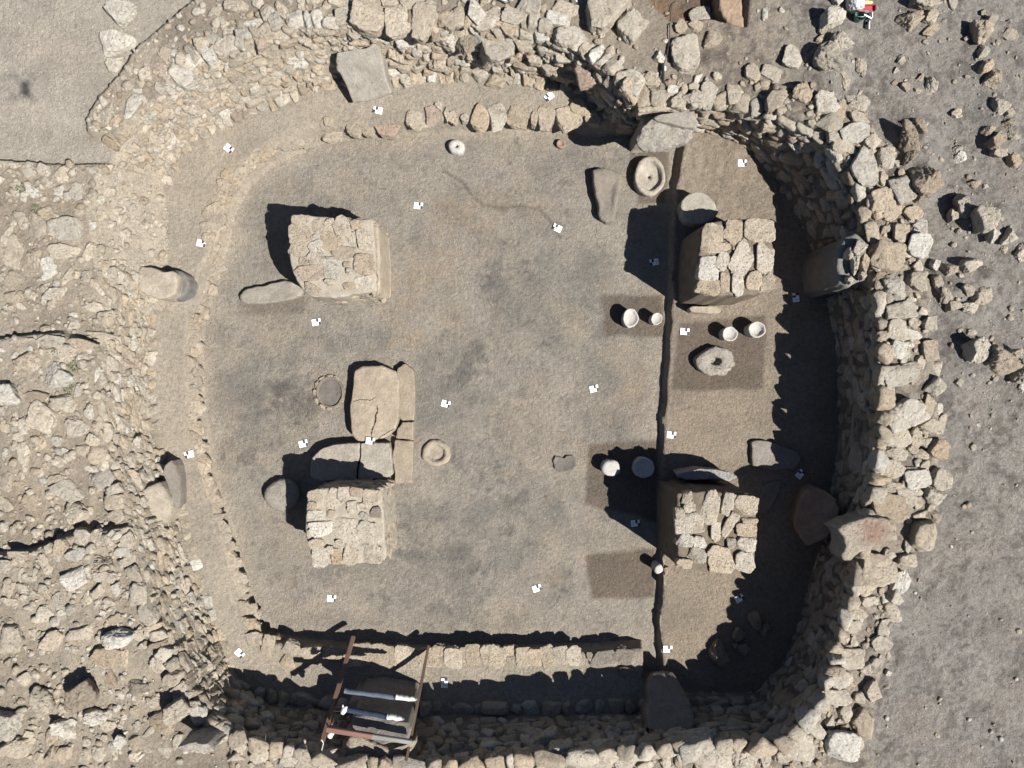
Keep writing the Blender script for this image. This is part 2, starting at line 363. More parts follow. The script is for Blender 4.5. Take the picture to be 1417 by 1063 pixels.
# ------------------------------------------------------------------ stones
def ico(sub):
    import bmesh
    bm = bmesh.new(); bmesh.ops.create_icosphere(bm, subdivisions=sub, radius=1)
    bm.verts.ensure_lookup_table()
    V = np.array([v.co[:] for v in bm.verts]); F = np.array([[v.index for v in f.verts] for f in bm.faces]); bm.free(); return V, F
ICO = {k: ico(k) for k in (1, 2, 3, 4, 5)}
def shape(seed, d, flat=False):
    r = np.random.default_rng(seed); k = int(r.integers(9, 15))
    n = r.normal(size=(k, 3)); n[:, 2] *= .25 if flat else .7; n /= np.linalg.norm(n, axis=1)[:, None]; o = r.uniform(.62, 1.0, k)
    if flat == 'block':
        a = np.array([0, .5, 1, 1.5]) * math.pi + r.normal(0, .17, 4); b = (np.array([.25, .75, 1.25, 1.75]) + r.normal(0, .06, 4)) * math.pi
        n = np.vstack([np.column_stack([np.cos(x), np.sin(x), r.normal(0, .12, 4)]) for x in (a, b)]); o = np.concatenate([r.uniform(.78, .95, 4), r.uniform(.95, 1.2, 4)])
    tp = np.array([[r.normal(0, .06), r.normal(0, .06), 1], [r.normal(0, .3), r.normal(0, .3), 1]]); tp /= np.linalg.norm(tp, axis=1)[:, None]
    n = np.vstack([n, tp, [[0, 0, -1]]]); o = np.concatenate([o, [.5, .6] if flat else r.uniform(.55, .8, 2), [.6]])
    dots = np.maximum(d @ n.T, 0) / o; pw = r.uniform(16, 34)
    rad = (dots ** pw).sum(1) ** (-1 / pw); rad = np.minimum(rad, 1.5); a = .6 if flat else 1.0
    pit = np.maximum(fbm(d * 4.5 + seed * 2, 3) - .12, 0)
    rad = rad * (1 + .11 * fbm(d * 1.7 + seed) + a * (.10 * fbm(d * 4 + seed * 3) + .075 * fbm(d * 9 + seed, 3) - .30 * pit))
    v = d * rad[:, None]; lo, hi = v.min(0), v.max(0); return (v - (lo + hi) / 2) / ((hi - lo) / 2)
NLIB = 26; NFLAG = 16; NBLOCK = 14
LIBM = []
for k in range(NLIB + NFLAG + NBLOCK):
    me = bpy.data.meshes.new("stone_shape"); fill(me, shape(100 + k, ICO[5][0], 'block' if k >= NLIB + NFLAG else k >= NLIB), ICO[5][1]); me.materials.append(STONE); LIBM.append(me)
LIB4 = [shape(200 + k, ICO[4][0], k % 2 == 0) for k in range(30)]; LIB3 = [shape(300 + k, ICO[3][0], k % 3 == 0) for k in range(24)]; LIB2 = [shape(400 + k, ICO[2][0]) for k in range(24)]; LIB1 = [shape(500 + k, ICO[1][0]) for k in range(12)]

TINT = dict(p=(217,203,179), w=(232,223,205), g=(204,193,173), t=(210,190,161), r=(202,178,155), b=(186,168,143), s=(200,184,159), d=(158,147,131), o=(210,186,154), h=(212,202,183))
def tint(c, j=10):
    r, g, b = TINT[c]; e = random.uniform(-j, j); w = random.uniform(-3, 3)
    return lin(min(r + e + w, 244), min(g + e, 238), min(b + e - w, 232), 1.5)
def put_stone(name, px, py, w, h, ang, c, z=None, hz=None, lift=None, tilt=.18, flag=False, k=None):
    if z is None: x, y, z = hit(px, py)
    else: x, y = P(px, py, z)
    s = (1 - z / H) / 100; a, b = w * s / 2, h * s / 2; m = min(a, b)
    if hz is None: hz = m * random.uniform(.62, .85)
    if lift is None: lift = hz * .28
    k = (NLIB + NFLAG + random.randrange(NBLOCK) if flag == 'block' else NLIB + random.randrange(NFLAG) if flag else random.randrange(NLIB)) if k is None else k
    o = bpy.data.objects.new(name, LIBM[k]); COL.objects.link(o)
    o.location = (x, y, z + lift); o.scale = (a, b, hz)
    flip = random.choice((0, math.pi)); o.rotation_euler = (random.uniform(-tilt, tilt) * .5, random.uniform(-tilt, tilt) * .5, math.radians(ang))
    if flip: o.rotation_euler[2] += math.pi
    cc = tint(c); o.color = (*cc, 1); return o
def parse(s):
    out = []
    for e in s.split():
        f = e.split(','); fl = f[5] if len(f) > 5 else 'p'
        out.append((*[float(v) for v in f[:5]], fl[0], fl[1:]))
    return out

# stones lying loose on the ground (photo x, y, width, height, turn, tint and flags: f flat, H stands high)
LOOSE = parse("""
171,19,44,38,-15,wP 166,60,46,32,12,wP 161,92,22,26,0,hP
253,107,32,34,20,w 268,83,22,24,-30,w 235,120,15,21,20,w 222,123,14,17,0,g 231,106,14,15,0,p 220,92,26,20,-10,r 230,74,22,16,10,t 203,104,20,20,30,p 245,87,18,10,20,p 195,117,13,9,-10,p 193,126,18,9,0,w 179,121,14,9,20,p 187,146,18,32,-25,w 177,158,11,15,0,w 200,164,16,16,0,p 148,158,16,34,-15,p 137,149,10,8,30,p 134,164,9,15,10,p 131,177,10,11,0,w 160,166,15,15,0,r 174,169,19,9,0,t 228,172,24,11,30,w 230,153,12,6,10,p 208,190,16,18,0,p
299,18,24,13,35,p 327,10,32,18,20,p 357,9,12,17,20,p 373,22,24,24,-30,p 391,16,30,15,-66,p 350,34,38,14,-5,w 321,31,12,9,0,s 317,44,11,7,10,p 298,41,8,11,0,p 310,38,10,6,0,p 365,45,8,10,0,p 293,54,18,17,30,g 308,65,26,20,-40,p 333,60,16,26,25,p 330,76,13,8,0,g 343,76,10,10,0,w 289,77,22,22,0,w 312,91,15,17,0,p 358,60,24,26,-20,r
1148,30,30,34,-25,wH 1157,4,19,16,0,wH 1138,46,13,14,0,t 1135,56,15,11,10,s 1161,62,30,26,-35,pH 1145,86,46,34,-48,gH 1169,110,28,14,-60,p 1189,95,27,16,-72,p 1278,6,40,24,0,pH 1258,30,30,26,20,t 1285,25,22,20,0,p 1287,43,27,17,15,t 1318,7,14,17,0,gf 1245,84,12,14,20,p 1240,97,10,11,0,p 1251,120,14,16,0,g 1269,126,11,8,0,p 1285,120,15,24,20,pH 1272,108,13,11,0,b 1237,115,9,9,0,r
1352,50,32,30,-20,tH 1337,54,12,9,20,t 1369,31,19,17,20,g 1360,19,9,13,0,s 1396,31,8,8,0,p 1396,48,22,19,0,gf 1358,74,20,15,40,g 1370,114,22,24,30,tH 1362,94,22,15,30,tH 1382,148,23,25,0,g 1395,156,15,15,0,t 1393,174,17,17,0,t 1366,183,18,14,30,t 1376,196,23,25,0,b 1400,188,16,15,0,g 1384,209,14,13,20,w 1322,158,15,13,0,p
1252,196,52,26,-58,bH 1272,176,26,18,-58,sH 1322,208,15,17,-30,p 1271,256,40,46,-20,bH 1261,218,22,20,0,b 1327,287,27,38,10,gH 1316,301,17,18,-20,pH 1355,304,38,42,-25,gH 1370,322,21,27,25,wH 1393,327,25,26,0,wH 1389,346,13,11,0,p 1411,350,16,28,0,p 1347,254,17,13,-30,s 1363,258,9,7,0,p 1399,224,18,18,0,tH 1380,213,22,15,0,pH 1326,217,17,18,20,w
1293,368,15,16,0,w 1341,368,30,22,0,p 1311,374,20,20,0,s 1299,392,20,26,20,s 1355,410,30,26,30,p 1338,402,20,17,0,s 1306,410,24,18,-40,s 1318,424,20,18,-20,s 1343,426,28,18,10,p
1346,485,28,36,0,wH 1379,499,46,36,-20,tH 1400,490,19,17,30,tH 1410,514,22,34,-10,gH 1343,460,15,9,-10,p 1376,524,9,9,0,p 1326,529,10,14,0,g 1351,587,10,7,-30,h 1413,536,11,15,0,w
1228,931,10,10,0,w 1226,950,9,7,0,g
92,318,47,36,-5,pf 91,348,46,22,8,pf 23,350,27,55,-4,pf 53,312,27,38,0,gf 66,294,23,19,-35,t 69,370,20,32,5,w 49,358,19,29,5,t 122,349,16,26,0,p 107,266,19,25,-5,gf 85,265,18,24,0,h 47,267,26,15,-28,w 22,265,20,9,48,p 23,255,17,11,20,p 84,242,27,23,0,p 62,236,17,18,0,p 43,238,19,20,0,p 63,248,11,11,0,g 71,256,16,10,-10,p 22,230,20,8,0,p 104,236,14,11,20,s 113,241,10,16,0,s 132,238,15,25,0,p 149,234,14,13,0,p 165,240,6,15,-15,w 178,233,13,11,0,s 152,266,19,17,0,p 110,293,14,12,0,g 140,300,16,19,-10,p 154,314,15,17,0,p 164,304,10,19,10,p 169,328,8,21,0,w 127,312,12,11,0,w 32,306,14,25,10,p 19,308,10,12,0,p 10,328,14,32,-15,p 6,382,15,14,0,p 22,388,23,23,-20,s 20,412,25,20,0,s 43,407,15,17,0,p 78,408,36,19,15,p 121,382,14,18,0,p 140,364,15,10,10,t 96,382,34,13,52,p 132,393,13,15,0,s 138,402,18,8,-60,p 62,398,20,8,32,p 164,382,23,23,0,p 171,290,7,19,0,w
42,500,38,34,15,t 85,518,42,40,0,h 95,489,27,25,0,pf 70,488,23,10,-5,p 120,494,27,10,0,p 28,470,41,10,8,p 70,472,45,16,-5,pf 116,478,39,17,-8,t 124,506,25,12,0,b 134,518,23,9,65,w 118,522,27,9,-58,s 149,510,15,27,-10,p 16,546,26,30,15,wH 54,550,31,18,0,b 93,558,39,31,-5,p 62,578,44,40,-40,p 106,591,38,32,0,p 35,588,15,29,-5,p 26,605,15,14,0,p 22,577,8,13,0,p 6,592,15,13,0,p 21,594,11,7,0,p 3,572,10,17,0,h 18,620,15,10,-20,w 8,626,11,13,0,w 35,630,17,36,-5,p 81,610,16,17,0,g 65,600,12,11,0,p 88,624,15,10,0,h 130,609,20,21,0,p 118,622,21,17,0,p 58,612,15,25,-20,t 148,594,20,40,0,p 136,588,13,25,0,p 158,544,15,27,10,p 134,546,14,13,0,p 147,548,12,13,0,p 145,535,14,11,0,p 164,586,17,23,0,p 156,572,10,13,30,w 186,616,19,25,0,p 156,490,25,19,0,p 140,464,38,14,-8,p 109,540,12,19,0,g 124,572,15,17,0,w 104,449,19,14,0,p 102,437,13,9,0,w 146,441,22,24,0,p 129,425,28,14,0,p 10,425,15,9,0,w 30,424,19,10,-15,p
10,666,30,22,48,s 64,644,19,11,-50,p 84,640,27,14,0,g 126,649,26,8,-25,w 137,673,12,13,0,p 80,662,27,12,20,t 97,679,48,32,-28,pf 109,708,34,26,-40,pH 68,687,11,10,0,p 30,671,19,10,0,s 8,697,28,18,-35,s 43,694,25,25,0,s 49,741,8,9,0,w
26,770,28,15,-5,s 8,784,26,20,0,g 39,780,13,10,0,s 30,796,8,20,0,p 50,792,9,22,-10,p 40,801,16,9,0,p 64,780,30,14,-57,p 68,759,15,13,40,p 86,758,20,26,-20,t 108,766,32,18,12,h 116,743,22,24,0,g 136,743,16,23,0,p 155,741,16,17,0,w 177,750,18,32,-10,p 107,798,40,32,20,w 32,814,16,16,0,p 13,816,18,24,0,s 14,832,24,12,0,p 46,819,15,14,0,p 60,814,18,15,0,s 81,832,17,26,10,g 121,828,16,23,10,p 148,798,35,17,10,p 138,815,21,21,0,p 162,815,16,21,-20,w 155,832,23,15,0,p 130,762,10,10,0,s 80,770,10,19,10,p 182,657,19,16,0,t 164,646,14,14,0,p
19,882,36,44,0,p 14,860,14,12,0,b 74,886,36,28,30,t 48,876,13,19,0,p 62,850,26,22,0,p 85,848,13,9,20,w 112,878,36,24,32,p 142,849,10,10,-30,w 163,857,23,14,0,t 170,881,48,28,8,wH 194,876,18,22,0,p 213,874,22,28,-15,p 202,893,22,10,5,p 148,908,42,34,0,t 174,908,11,28,0,t 154,936,17,28,10,r 143,926,8,15,0,p 124,954,44,46,-10,bH 63,965,40,26,-60,pH 36,938,17,21,-30,p 136,990,35,22,-8,wH 152,1003,24,16,20,p 91,1010,38,22,-52,wH 102,1000,13,13,0,w 74,1018,17,26,-20,t 15,994,46,28,-40,hH 24,1032,52,34,15,p 40,1017,17,13,0,p 169,1022,18,19,20,wH 184,1028,20,26,-15,b 191,951,36,26,0,d 200,949,13,24,0,w 222,920,26,23,-20,p 235,943,19,15,30,p 214,970,21,19,0,p 252,976,40,38,-10,pH 224,994,30,32,20,b 210,1010,30,9,40,p 231,1006,23,19,0,t 186,984,14,14,0,s 168,961,10,13,0,w 180,961,9,9,0,w 155,957,7,7,0,w 164,978,10,8,0,w 172,992,10,9,40,w 190,1006,9,20,-15,g 87,979,15,13,0,p 95,969,10,13,0,p 104,980,10,9,0,p 144,1021,11,10,0,p
140,1042,22,24,0,p 157,1037,14,22,0,h 118,1042,26,26,0,p 92,1042,22,22,0,t 72,1044,21,23,20,t 54,1048,19,17,0,p 188,1046,17,17,0,p 210,1038,22,9,5,p 230,1036,19,23,0,p 246,1026,12,25,-15,p 121,1026,15,15,0,p
""")
# stones on the crest of the wall
CAPS = parse("""
426,40,22,17,0,s 446,40,18,16,0,p 478,25,26,22,15,p 474,4,34,16,0,p 450,11,10,10,0,r 445,24,18,22,0,s 514,28,44,40,-10,p 549,30,32,46,-5,p 518,3,22,12,0,p 540,3,22,14,0,p 488,46,24,14,-40,p
588,34,32,46,-10,p 603,42,15,32,-10,b 565,32,16,26,0,p 570,8,30,15,0,p 596,9,14,13,0,p 624,32,15,22,-20,s 625,54,30,28,10,w 646,50,24,52,-10,b 660,21,24,32,0,w 682,24,22,20,20,p 688,62,44,52,20,h 712,26,32,21,-10,g 730,9,32,24,0,h 702,41,20,13,-20,t 721,54,34,20,-62,p 714,68,13,16,0,b 720,86,18,20,0,b 750,51,20,15,-10,w 792,54,42,27,5,h 782,14,32,17,-10,p 772,29,32,17,-20,w 742,78,20,26,0,p 761,70,14,14,0,b 783,79,28,19,-5,p 805,82,18,20,-10,p 758,91,24,24,20,p 780,100,32,22,-15,t 816,100,40,42,20,r 838,22,50,54,-20,p
873,42,38,42,-15,p 947,77,38,50,-10,p 968,22,28,20,20,g 988,21,15,11,0,t 941,38,16,18,0,t 962,37,20,16,0,t 985,56,22,22,0,t 1095,80,24,28,-10,w 1066,103,26,17,-25,g 1041,102,20,24,0,s 1014,133,17,26,0,p 980,134,20,36,0,p 956,139,24,22,0,g 930,125,13,11,0,w 900,110,24,20,0,s 874,118,30,34,-10,p 902,144,40,34,0,p 928,144,20,20,0,p 1041,172,25,21,-10,g 1068,168,26,24,0,p 1070,142,20,30,-15,b 1108,130,28,28,20,t
1141,144,29,28,0,w 1160,155,15,28,-15,t 1184,148,34,26,-10,h 1189,168,30,18,-10,p 1181,186,40,24,10,h 1146,171,30,28,-30,s 1155,190,24,18,-20,p 1164,204,24,18,20,p 1204,200,22,24,-20,p 1193,234,50,34,-74,h 1225,222,22,28,0,p 1245,263,38,27,-65,g 1217,278,38,30,0,t 1235,294,30,18,50,t 1261,296,22,18,20,t 1247,324,24,24,0,t 1271,316,16,22,0,w 1269,340,30,30,-20,w 1225,356,42,38,0,t 1234,396,34,36,-10,h 1266,390,26,26,0,s
1245,430,36,24,0,p 1286,449,22,20,20,p 1237,458,22,30,0,p 1256,463,32,15,-10,w 1240,484,22,24,0,w 1287,486,22,28,10,t 1245,517,52,27,20,h 1293,511,17,21,0,g 1293,534,22,26,-20,p 1228,545,14,24,0,p 1247,574,48,38,20,w 1284,562,15,30,-10,t 1287,590,32,22,8,p 1238,605,38,25,5,p 1264,607,20,30,-15,p 1235,626,34,22,0,p 1297,622,28,26,20,o 1228,648,36,25,-10,p 1265,661,32,25,10,w 1299,663,24,26,-20,p 1227,673,34,25,-5,p 1252,684,26,32,20,p 1294,684,30,28,20,p 1224,700,48,35,-8,o 1208,786,46,38,-10,p 1242,804,24,32,-10,w 1218,888,26,22,20,p 1178,910,34,28,0,p 1206,954,22,28,-20,p 1154,962,40,19,-4,p 1100,1026,36,36,0,p 1162,1028,40,38,0,w 958,1040,74,52,0,p 1008,1042,22,46,-15,p 1034,1048,38,30,20,p 776,1046,31,36,0,p 754,1026,38,24,20,p 822,1050,48,28,10,p 862,1050,26,28,20,p
""")
CAPS2 = parse("""
461,56,17,11,0,p 424,58,15,15,0,p 434,2,18,10,0,p 418,2,12,10,0,p 399,2,14,10,0,p 400,41,15,14,0,p 663,40,11,11,0,p 743,25,12,9,0,w 763,57,15,11,0,s 807,69,18,7,0,s 964,112,9,22,-25,w 912,80,16,16,0,w 1080,138,11,28,-20,p 1057,20,11,17,0,w 1082,14,8,8,0,w 1228,208,18,15,0,p 1221,248,13,22,10,p 1213,298,15,14,0,o 1231,316,11,11,0,p 1255,350,18,14,0,p 1205,332,18,16,-20,p 1269,368,15,16,0,p 1218,411,9,9,0,p 1259,415,15,7,10,w 1276,431,16,12,20,p 1258,477,11,9,0,w 1253,491,12,13,20,p 1273,502,12,19,10,p 1298,566,11,15,0,w 1303,580,12,16,0,p 1281,613,17,15,0,p 1272,629,19,15,0,p 1277,648,14,23,0,p 1271,679,14,14,0,p 1268,695,13,17,-20,p 1273,711,13,19,-40,p 1287,704,14,14,0,p 1256,756,11,19,0,g 1230,768,16,17,-20,h 1253,774,26,19,0,p 1198,813,25,24,0,p 1236,824,24,24,0,p 1178,828,20,18,0,p 1200,832,22,15,0,p 1182,848,30,17,0,p 1162,852,14,13,0,p 1178,866,24,20,-10,p 1228,838,19,19,0,p 1237,850,17,24,-20,p 1222,868,19,22,0,p 1166,882,14,14,0,b 1182,886,12,17,0,p 1228,905,9,14,0,p 1210,916,15,13,0,p 1168,898,20,15,0,s 1158,938,33,27,0,p 1170,940,16,20,0,p 1188,964,15,15,0,p 1136,976,24,19,0,p 1168,986,16,24,-30,p 1148,998,15,21,-15,p 1126,1008,26,22,-20,p 1188,1030,18,22,0,p 1128,990,14,9,0,p 1060,1052,17,24,0,p 1080,1044,16,20,20,p 850,1018,28,19,-15,p 834,1030,26,13,0,p 876,1027,20,11,0,p 894,1058,26,12,0,p 825,1008,9,9,0,p 803,1028,14,11,0,p 724,1055,22,24,0,p 704,1046,20,16,0,p 748,1054,20,26,0,h 690,1056,20,16,0,p 639,1054,20,20,0,p 616,1057,18,16,0,p 597,1056,18,17,0,p 663,1056,24,15,0,s 578,1058,15,10,20,w 450,1050,36,26,0,p 414,1036,22,24,10,p 430,1040,20,16,0,p 304,1012,32,28,-20,p 331,1022,30,28,-10,p 359,1022,28,24,20,p 390,1016,18,11,-10,p 381,1038,13,28,-10,h 400,1052,26,16,0,p 360,1044,26,20,0,p 326,1046,24,16,0,p 418,1056,26,14,0,p 920,1054,16,20,0,p 890,1044,16,12,0,p 1060,1030,14,12,0,p
1192,998,34,40,0,s 1274,742,44,40,20,s 1290,716,20,24,0,s
""")

# ------------------------------------------------------------------ a joined stone mesh (courses of masonry, pebbles)
class Heap:
    def __init__(s): s.V = []; s.F = []; s.C = []; s.n = 0
    def add(s, V, F, c):
        s.V.append(V); s.F.append(F + s.n); s.n += len(V); s.C.append(np.tile(np.array([*c, 1.0]), (len(V), 1)))
    def build(s, name, m=None):
        me = bpy.data.meshes.new(name); fill(me, np.vstack(s.V), np.vstack(s.F))
        ca = me.color_attributes.new("tint", 'FLOAT_COLOR', 'POINT'); ca.data.foreach_set("color", np.vstack(s.C).ravel())
        me.materials.append(m or MASON); o = bpy.data.objects.new(name, me); COL.objects.link(o); return o
def rot(rx, ry, rz): return np.array(Euler((rx, ry, rz)).to_matrix())

CX0, CY0 = 0.0, -0.15
def masonry(i0, i1, fine=True, size=1.0, o0=.0, o1=.045, lean=0.0):
    """courses of stones following the contour lines of the wall core, level by level"""
    hp = Heap(); n = len(FT); ang = []; zf = []; zt = []
    for i in range(i0, i1 + 1):
        f = FT[i % n]; x, y = FOOT[i % n]; a = math.atan2(y - CY0, x - CX0)
        while ang and a > ang[-1]: a -= 2 * math.pi
        ang.append(a); zf.append(f[2]); zt.append(f[5])
    ang = np.array(ang); m_ = max(int((ang[0] - ang[-1]) * 5 / .03), 12); th = np.linspace(ang[0], ang[-1], m_)
    zf = np.interp(-th, -ang, zf); zt = np.interp(-th, -ang, zt); rr = np.arange(2.4, 7.2, .012)
    hx = CX0 + np.cos(th)[:, None] * rr[None]; hy = CY0 + np.sin(th)[:, None] * rr[None]; TZ = terr(hx, hy)
    fr = np.argmax(~inside(hx, hy, FOOT), axis=1); start = np.arange(len(rr))[None] >= (fr[:, None] - 6)
    tr = rr[np.maximum(np.argmax(~inside(hx, hy, TOP) & start, axis=1), 1)]; f_r = rr[fr]; tr = np.maximum(tr, f_r + .04)
    v = .03
    while v < 1.0:
        hc = random.uniform(.075, .13) * size; z = zf + (zt - zf) * v; ok = (TZ >= z[:, None]) & start
        k = np.argmax(ok, axis=1); r = np.where(ok.any(axis=1), rr[k], tr); r = np.clip(r, f_r - .06, tr + .05); r = np.convolve(np.pad(r, 3, 'edge'), np.ones(7) / 7, 'valid')
        px, py = CX0 + np.cos(th) * r, CY0 + np.sin(th) * r; cum = np.concatenate([[0], np.cumsum(np.hypot(np.diff(px), np.diff(py)))])
        s = random.uniform(-.1, .05)
        while s < cum[-1]:
            L = random.uniform(.10, .26) * size * random.choice((.7, 1, 1, 1.25)); hh = hc * random.uniform(.85, 1.3); q = min(max(s + L / 2, 0), cum[-1])
            g = lambda A, d=0: float(np.interp(q + d, cum, A))
            p = np.array([g(px), g(py), g(z) + random.uniform(-.012, .012)]); tan = np.array([g(px, .07) - g(px, -.07), g(py, .07) - g(py, -.07), 0]); tan /= np.linalg.norm(tan) + 1e-9
            inn = np.array([tan[1], -tan[0], 0]); inn *= 1 if inn[0] * (CX0 - p[0]) + inn[1] * (CY0 - p[1]) > 0 else -1
            upv = np.array([0, 0, 1.0])
            if lean:                                     # stones bedded square to the batter of the face
                upv = np.array([0, 0, 1.08]) - inn * min(max(float(np.interp(q, cum, tr - f_r)), 0), .6); upv /= np.linalg.norm(upv); inn = np.cross(upv, tan) if np.dot(np.cross(upv, tan), inn) > 0 else -np.cross(upv, tan)
            dep = random.uniform(.09, .14); off = random.uniform(o0, o1) - dep + lean * (v - .5)
            lib, sub = (LIB4, 4) if fine else (LIB3, 3)
            Vs = lib[random.randrange(len(lib))] @ rot(*(random.choice((0, math.pi / 2, math.pi)) for _ in range(3))).T
            Vs = Vs * np.array([L / 2 * 1.06, dep, hh / 2 * 1.15]); w_ = .25 if lean == 0 else .08; Vs = Vs @ rot(random.uniform(-w_, w_), random.uniform(-w_, w_), random.uniform(-w_, w_)).T
            Vw = Vs @ np.stack([tan, inn, upv]) + p + inn * off
            c = random.choice('ppssstth' if random.random() < .85 else 'gbw'); hp.add(Vw, ICO[sub][1], tint(c, 9)); s += L * random.uniform(.9, 1.0)
        v += hc * .92 / 1.08
    return hp
NF = len(FT)
under(masonry(3, 8, True, 1, .02, .07).build("masonry_face"), WALL)
under(masonry(8, 14, True, 1, .03, .10).build("masonry_face"), WALL)
under(masonry(14, 20, False, 1.35, .06, .07, .06).build("masonry_face"), WALL)
under(masonry(20, 28, False, 1.35, .06, .07, .06).build("masonry_face"), WALL)
under(masonry(28, 34, False, 1.3, .06, .07, .06).build("masonry_face"), WALL)
under(masonry(34, NF + 1, True, 1.0, .02, .07).build("masonry_face"), WALL)

for a in CAPS:
    x, y, w, h, an, c, fl = a
    mm = min(w, h) * .0044; under(put_stone("cap_stone", x, y, w * 1.16, h * 1.16, an, c, hz=mm * random.uniform(.6, .8), lift=mm * random.uniform(.05, .25), flag='block' if random.random() < .5 else random.random() < .7, tilt=.10), WALL)
hp = Heap()
for x, y, w, h, an, c, fl in CAPS2:
    X, Y, Z = hit(x, y); s = (1 - Z / H) / 200; hz = min(w, h) * s * .75
    V = LIB4[random.randrange(30)] * np.array([w * s * 1.12, h * s * 1.12, hz]); V = V @ rot(random.uniform(-.15, .15), random.uniform(-.15, .15), math.radians(an)).T
    hp.add(V + np.array([X, Y, Z + hz * .15]), ICO[4][1], tint(c))
zb = GZ[iy0:, ix0:]
k = 0
while k < 620:
    x, y = RNG.uniform(-7, 7), RNG.uniform(-5.4, 5.4); j, i = iy0 + int((y + 5.6) / STEP), ix0 + int((x + 7.3) / STEP)
    dt = INF['st'][j, i]
    if not (0 < dt < (.5 if x > 3 and INF['eb'][j, i] > .03 else .35 if (y > 3.4 and x > -4.5) or y < -4.3 else -1)): continue
    if any(math.hypot(x - a, y - b) < r_ for a, b, r_ in ((*P(1207,735,1.25), .48), (*P(923,180,1.1), .5), (*P(1182,358,1), .3), (*P(525,1000,1.1), .6))): continue
    k += 1; r = .03 * 2.6 ** (RNG.random() ** 1.5); V = LIB3[int(RNG.integers(24))] * np.array([r, r * RNG.uniform(.6, 1), r * RNG.uniform(.4, .6)]) @ rot(0, 0, RNG.uniform(0, 6.28)).T
    hp.add(V + np.array([x, y, GZ[j, i] + r * .1]), ICO[3][1], tint(random.choice('ppstsh')))
o = under(hp.build("small_cap_stones"), WALL); o['kind'] = 'stuff'

# ------------------------------------------------------------------ slabs, basins and other shaped blocks
def slab(name, pts, z, bot, edge=.03, amp=.012, flare=1.0, shift=(0, 0), grad=(0, 0), prof=None, n=84, jit=.01, m=None, col='p', smooth=1, seed=0, sidek=5, rgb=None, hole=None):
    """block with an outline traced at its real height: top at z (tilted by grad), base at bot, edge rounding, roughness amp"""
    pts = np.array(pts, float); cx, cy = pts.mean(0)
    X0, Y0 = P(cx, cy, z)
    d = np.linalg.norm(np.roll(pts, -1, 0) - pts, axis=1); cum = np.concatenate([[0], np.cumsum(d)]); cl = np.vstack([pts, pts[:1]])
    s = np.linspace(0, cum[-1], n, endpoint=False); o = np.stack([np.interp(s, cum, cl[:, 0]), np.interp(s, cum, cl[:, 1])], 1)
    for _ in range(smooth): o = (np.roll(o, 1, 0) + 2 * o + np.roll(o, -1, 0)) / 4
    zz = np.full(n, float(z))
    for _ in range(6):
        q = np.array([P(a, b, c) for (a, b), c in zip(o, zz)]); zz = z + grad[0] * (q[:, 0] - X0) + grad[1] * (q[:, 1] - Y0)
    c0 = q.mean(0); R = q - c0; Rm = np.linalg.norm(R, axis=1).mean()
    R = R * (1 + jit / Rm * 2 * fbm(np.column_stack([q * 9, np.full(n, seed + .5)])))[:, None]
    rings = []; zc = z + grad[0] * (c0[0] - X0) + grad[1] * (c0[1] - Y0)
    def plane(p): return zc + grad[0] * (p[:, 0] - c0[0]) + grad[1] * (p[:, 1] - c0[1])
    if prof is None:
        e = min(edge, Rm * .6)
        fr = list(np.linspace(.06, 1 - e / Rm, 9)) + [1 - e / Rm * k for k in (.75, .5, .3, .12, .02)]
        prof = [(f, -(e - math.sqrt(max(e * e - max(e - (1 - f) * Rm, 0) ** 2, 0)))) for f in fr]
    for f, dz in prof:
        p = c0 + R * f; rings.append(np.column_stack([p, plane(p) + dz]))
    last = rings[-1]
    for k in range(1, sidek + 1):
        u = k / sidek; p = c0 + R * prof[-1][0] * (1 + (flare - 1) * u) + np.array(shift) * u
        rings.append(np.column_stack([p, last[:, 2] * (1 - u) + bot * u]))
    V = np.vstack(rings); nr = len(rings)
    nz = np.stack([fbm(V * 7 + 3 + seed), fbm(V * 7 + 17 + seed), fbm(V * 7 + 41 + seed)], 1) + .5 * np.stack([fbm(V * 22 + seed), fbm(V * 22 + 9), fbm(V * 22 + 5)], 1)
    V = V + amp * nz
    ctr = V[:n].mean(0); V = np.vstack([V, ctr]); ci = len(V) - 1; F = []
    for k in range(n): F.append((ci, (k + 1) % n, k, k))
    I = np.arange(n); J = (I + 1) % n
    quads = np.vstack([np.stack([r * n + I, r * n + J, (r + 1) * n + J, (r + 1) * n + I], 1) for r in range(nr - 1)])
    me = bpy.data.meshes.new(name)
    faces = [f[:3] for f in F] + [tuple(x) for x in quads.tolist()] + [tuple(((nr - 1) * n + I)[::-1].tolist())]
    org = np.array([c0[0], c0[1], bot]); me.from_pydata((V - org).tolist(), [], [tuple(reversed(f)) for f in faces]); me.update()
    me.polygons.foreach_set("use_smooth", np.ones(len(me.polygons), bool))
    me.materials.append(m or WORKED); ob = bpy.data.objects.new(name, me); COL.objects.link(ob); ob.location = org
    ob.color = (*(lin(*rgb) if rgb else tint(col, 4)), 1); return ob
def circ(x, y, rx, ry=None, n=24, a=0, dent=None):
    ry = ry or rx; out = []
    for k in range(n):
        t = 2 * math.pi * k / n; r = 1.0
        if dent: r -= dent[1] * math.exp(-(math.atan2(math.sin(t - dent[0]), math.cos(t - dent[0])) / .45) ** 2)
        ux, uy = r * rx * math.cos(t), r * ry * math.sin(t); out.append((x + ux * math.cos(a) - uy * math.sin(a), y + ux * math.sin(a) + uy * math.cos(a)))
    return out
def T(base, scale, pts): return [(base[0] + x / scale, base[1] + y / scale) for x, y in pts]

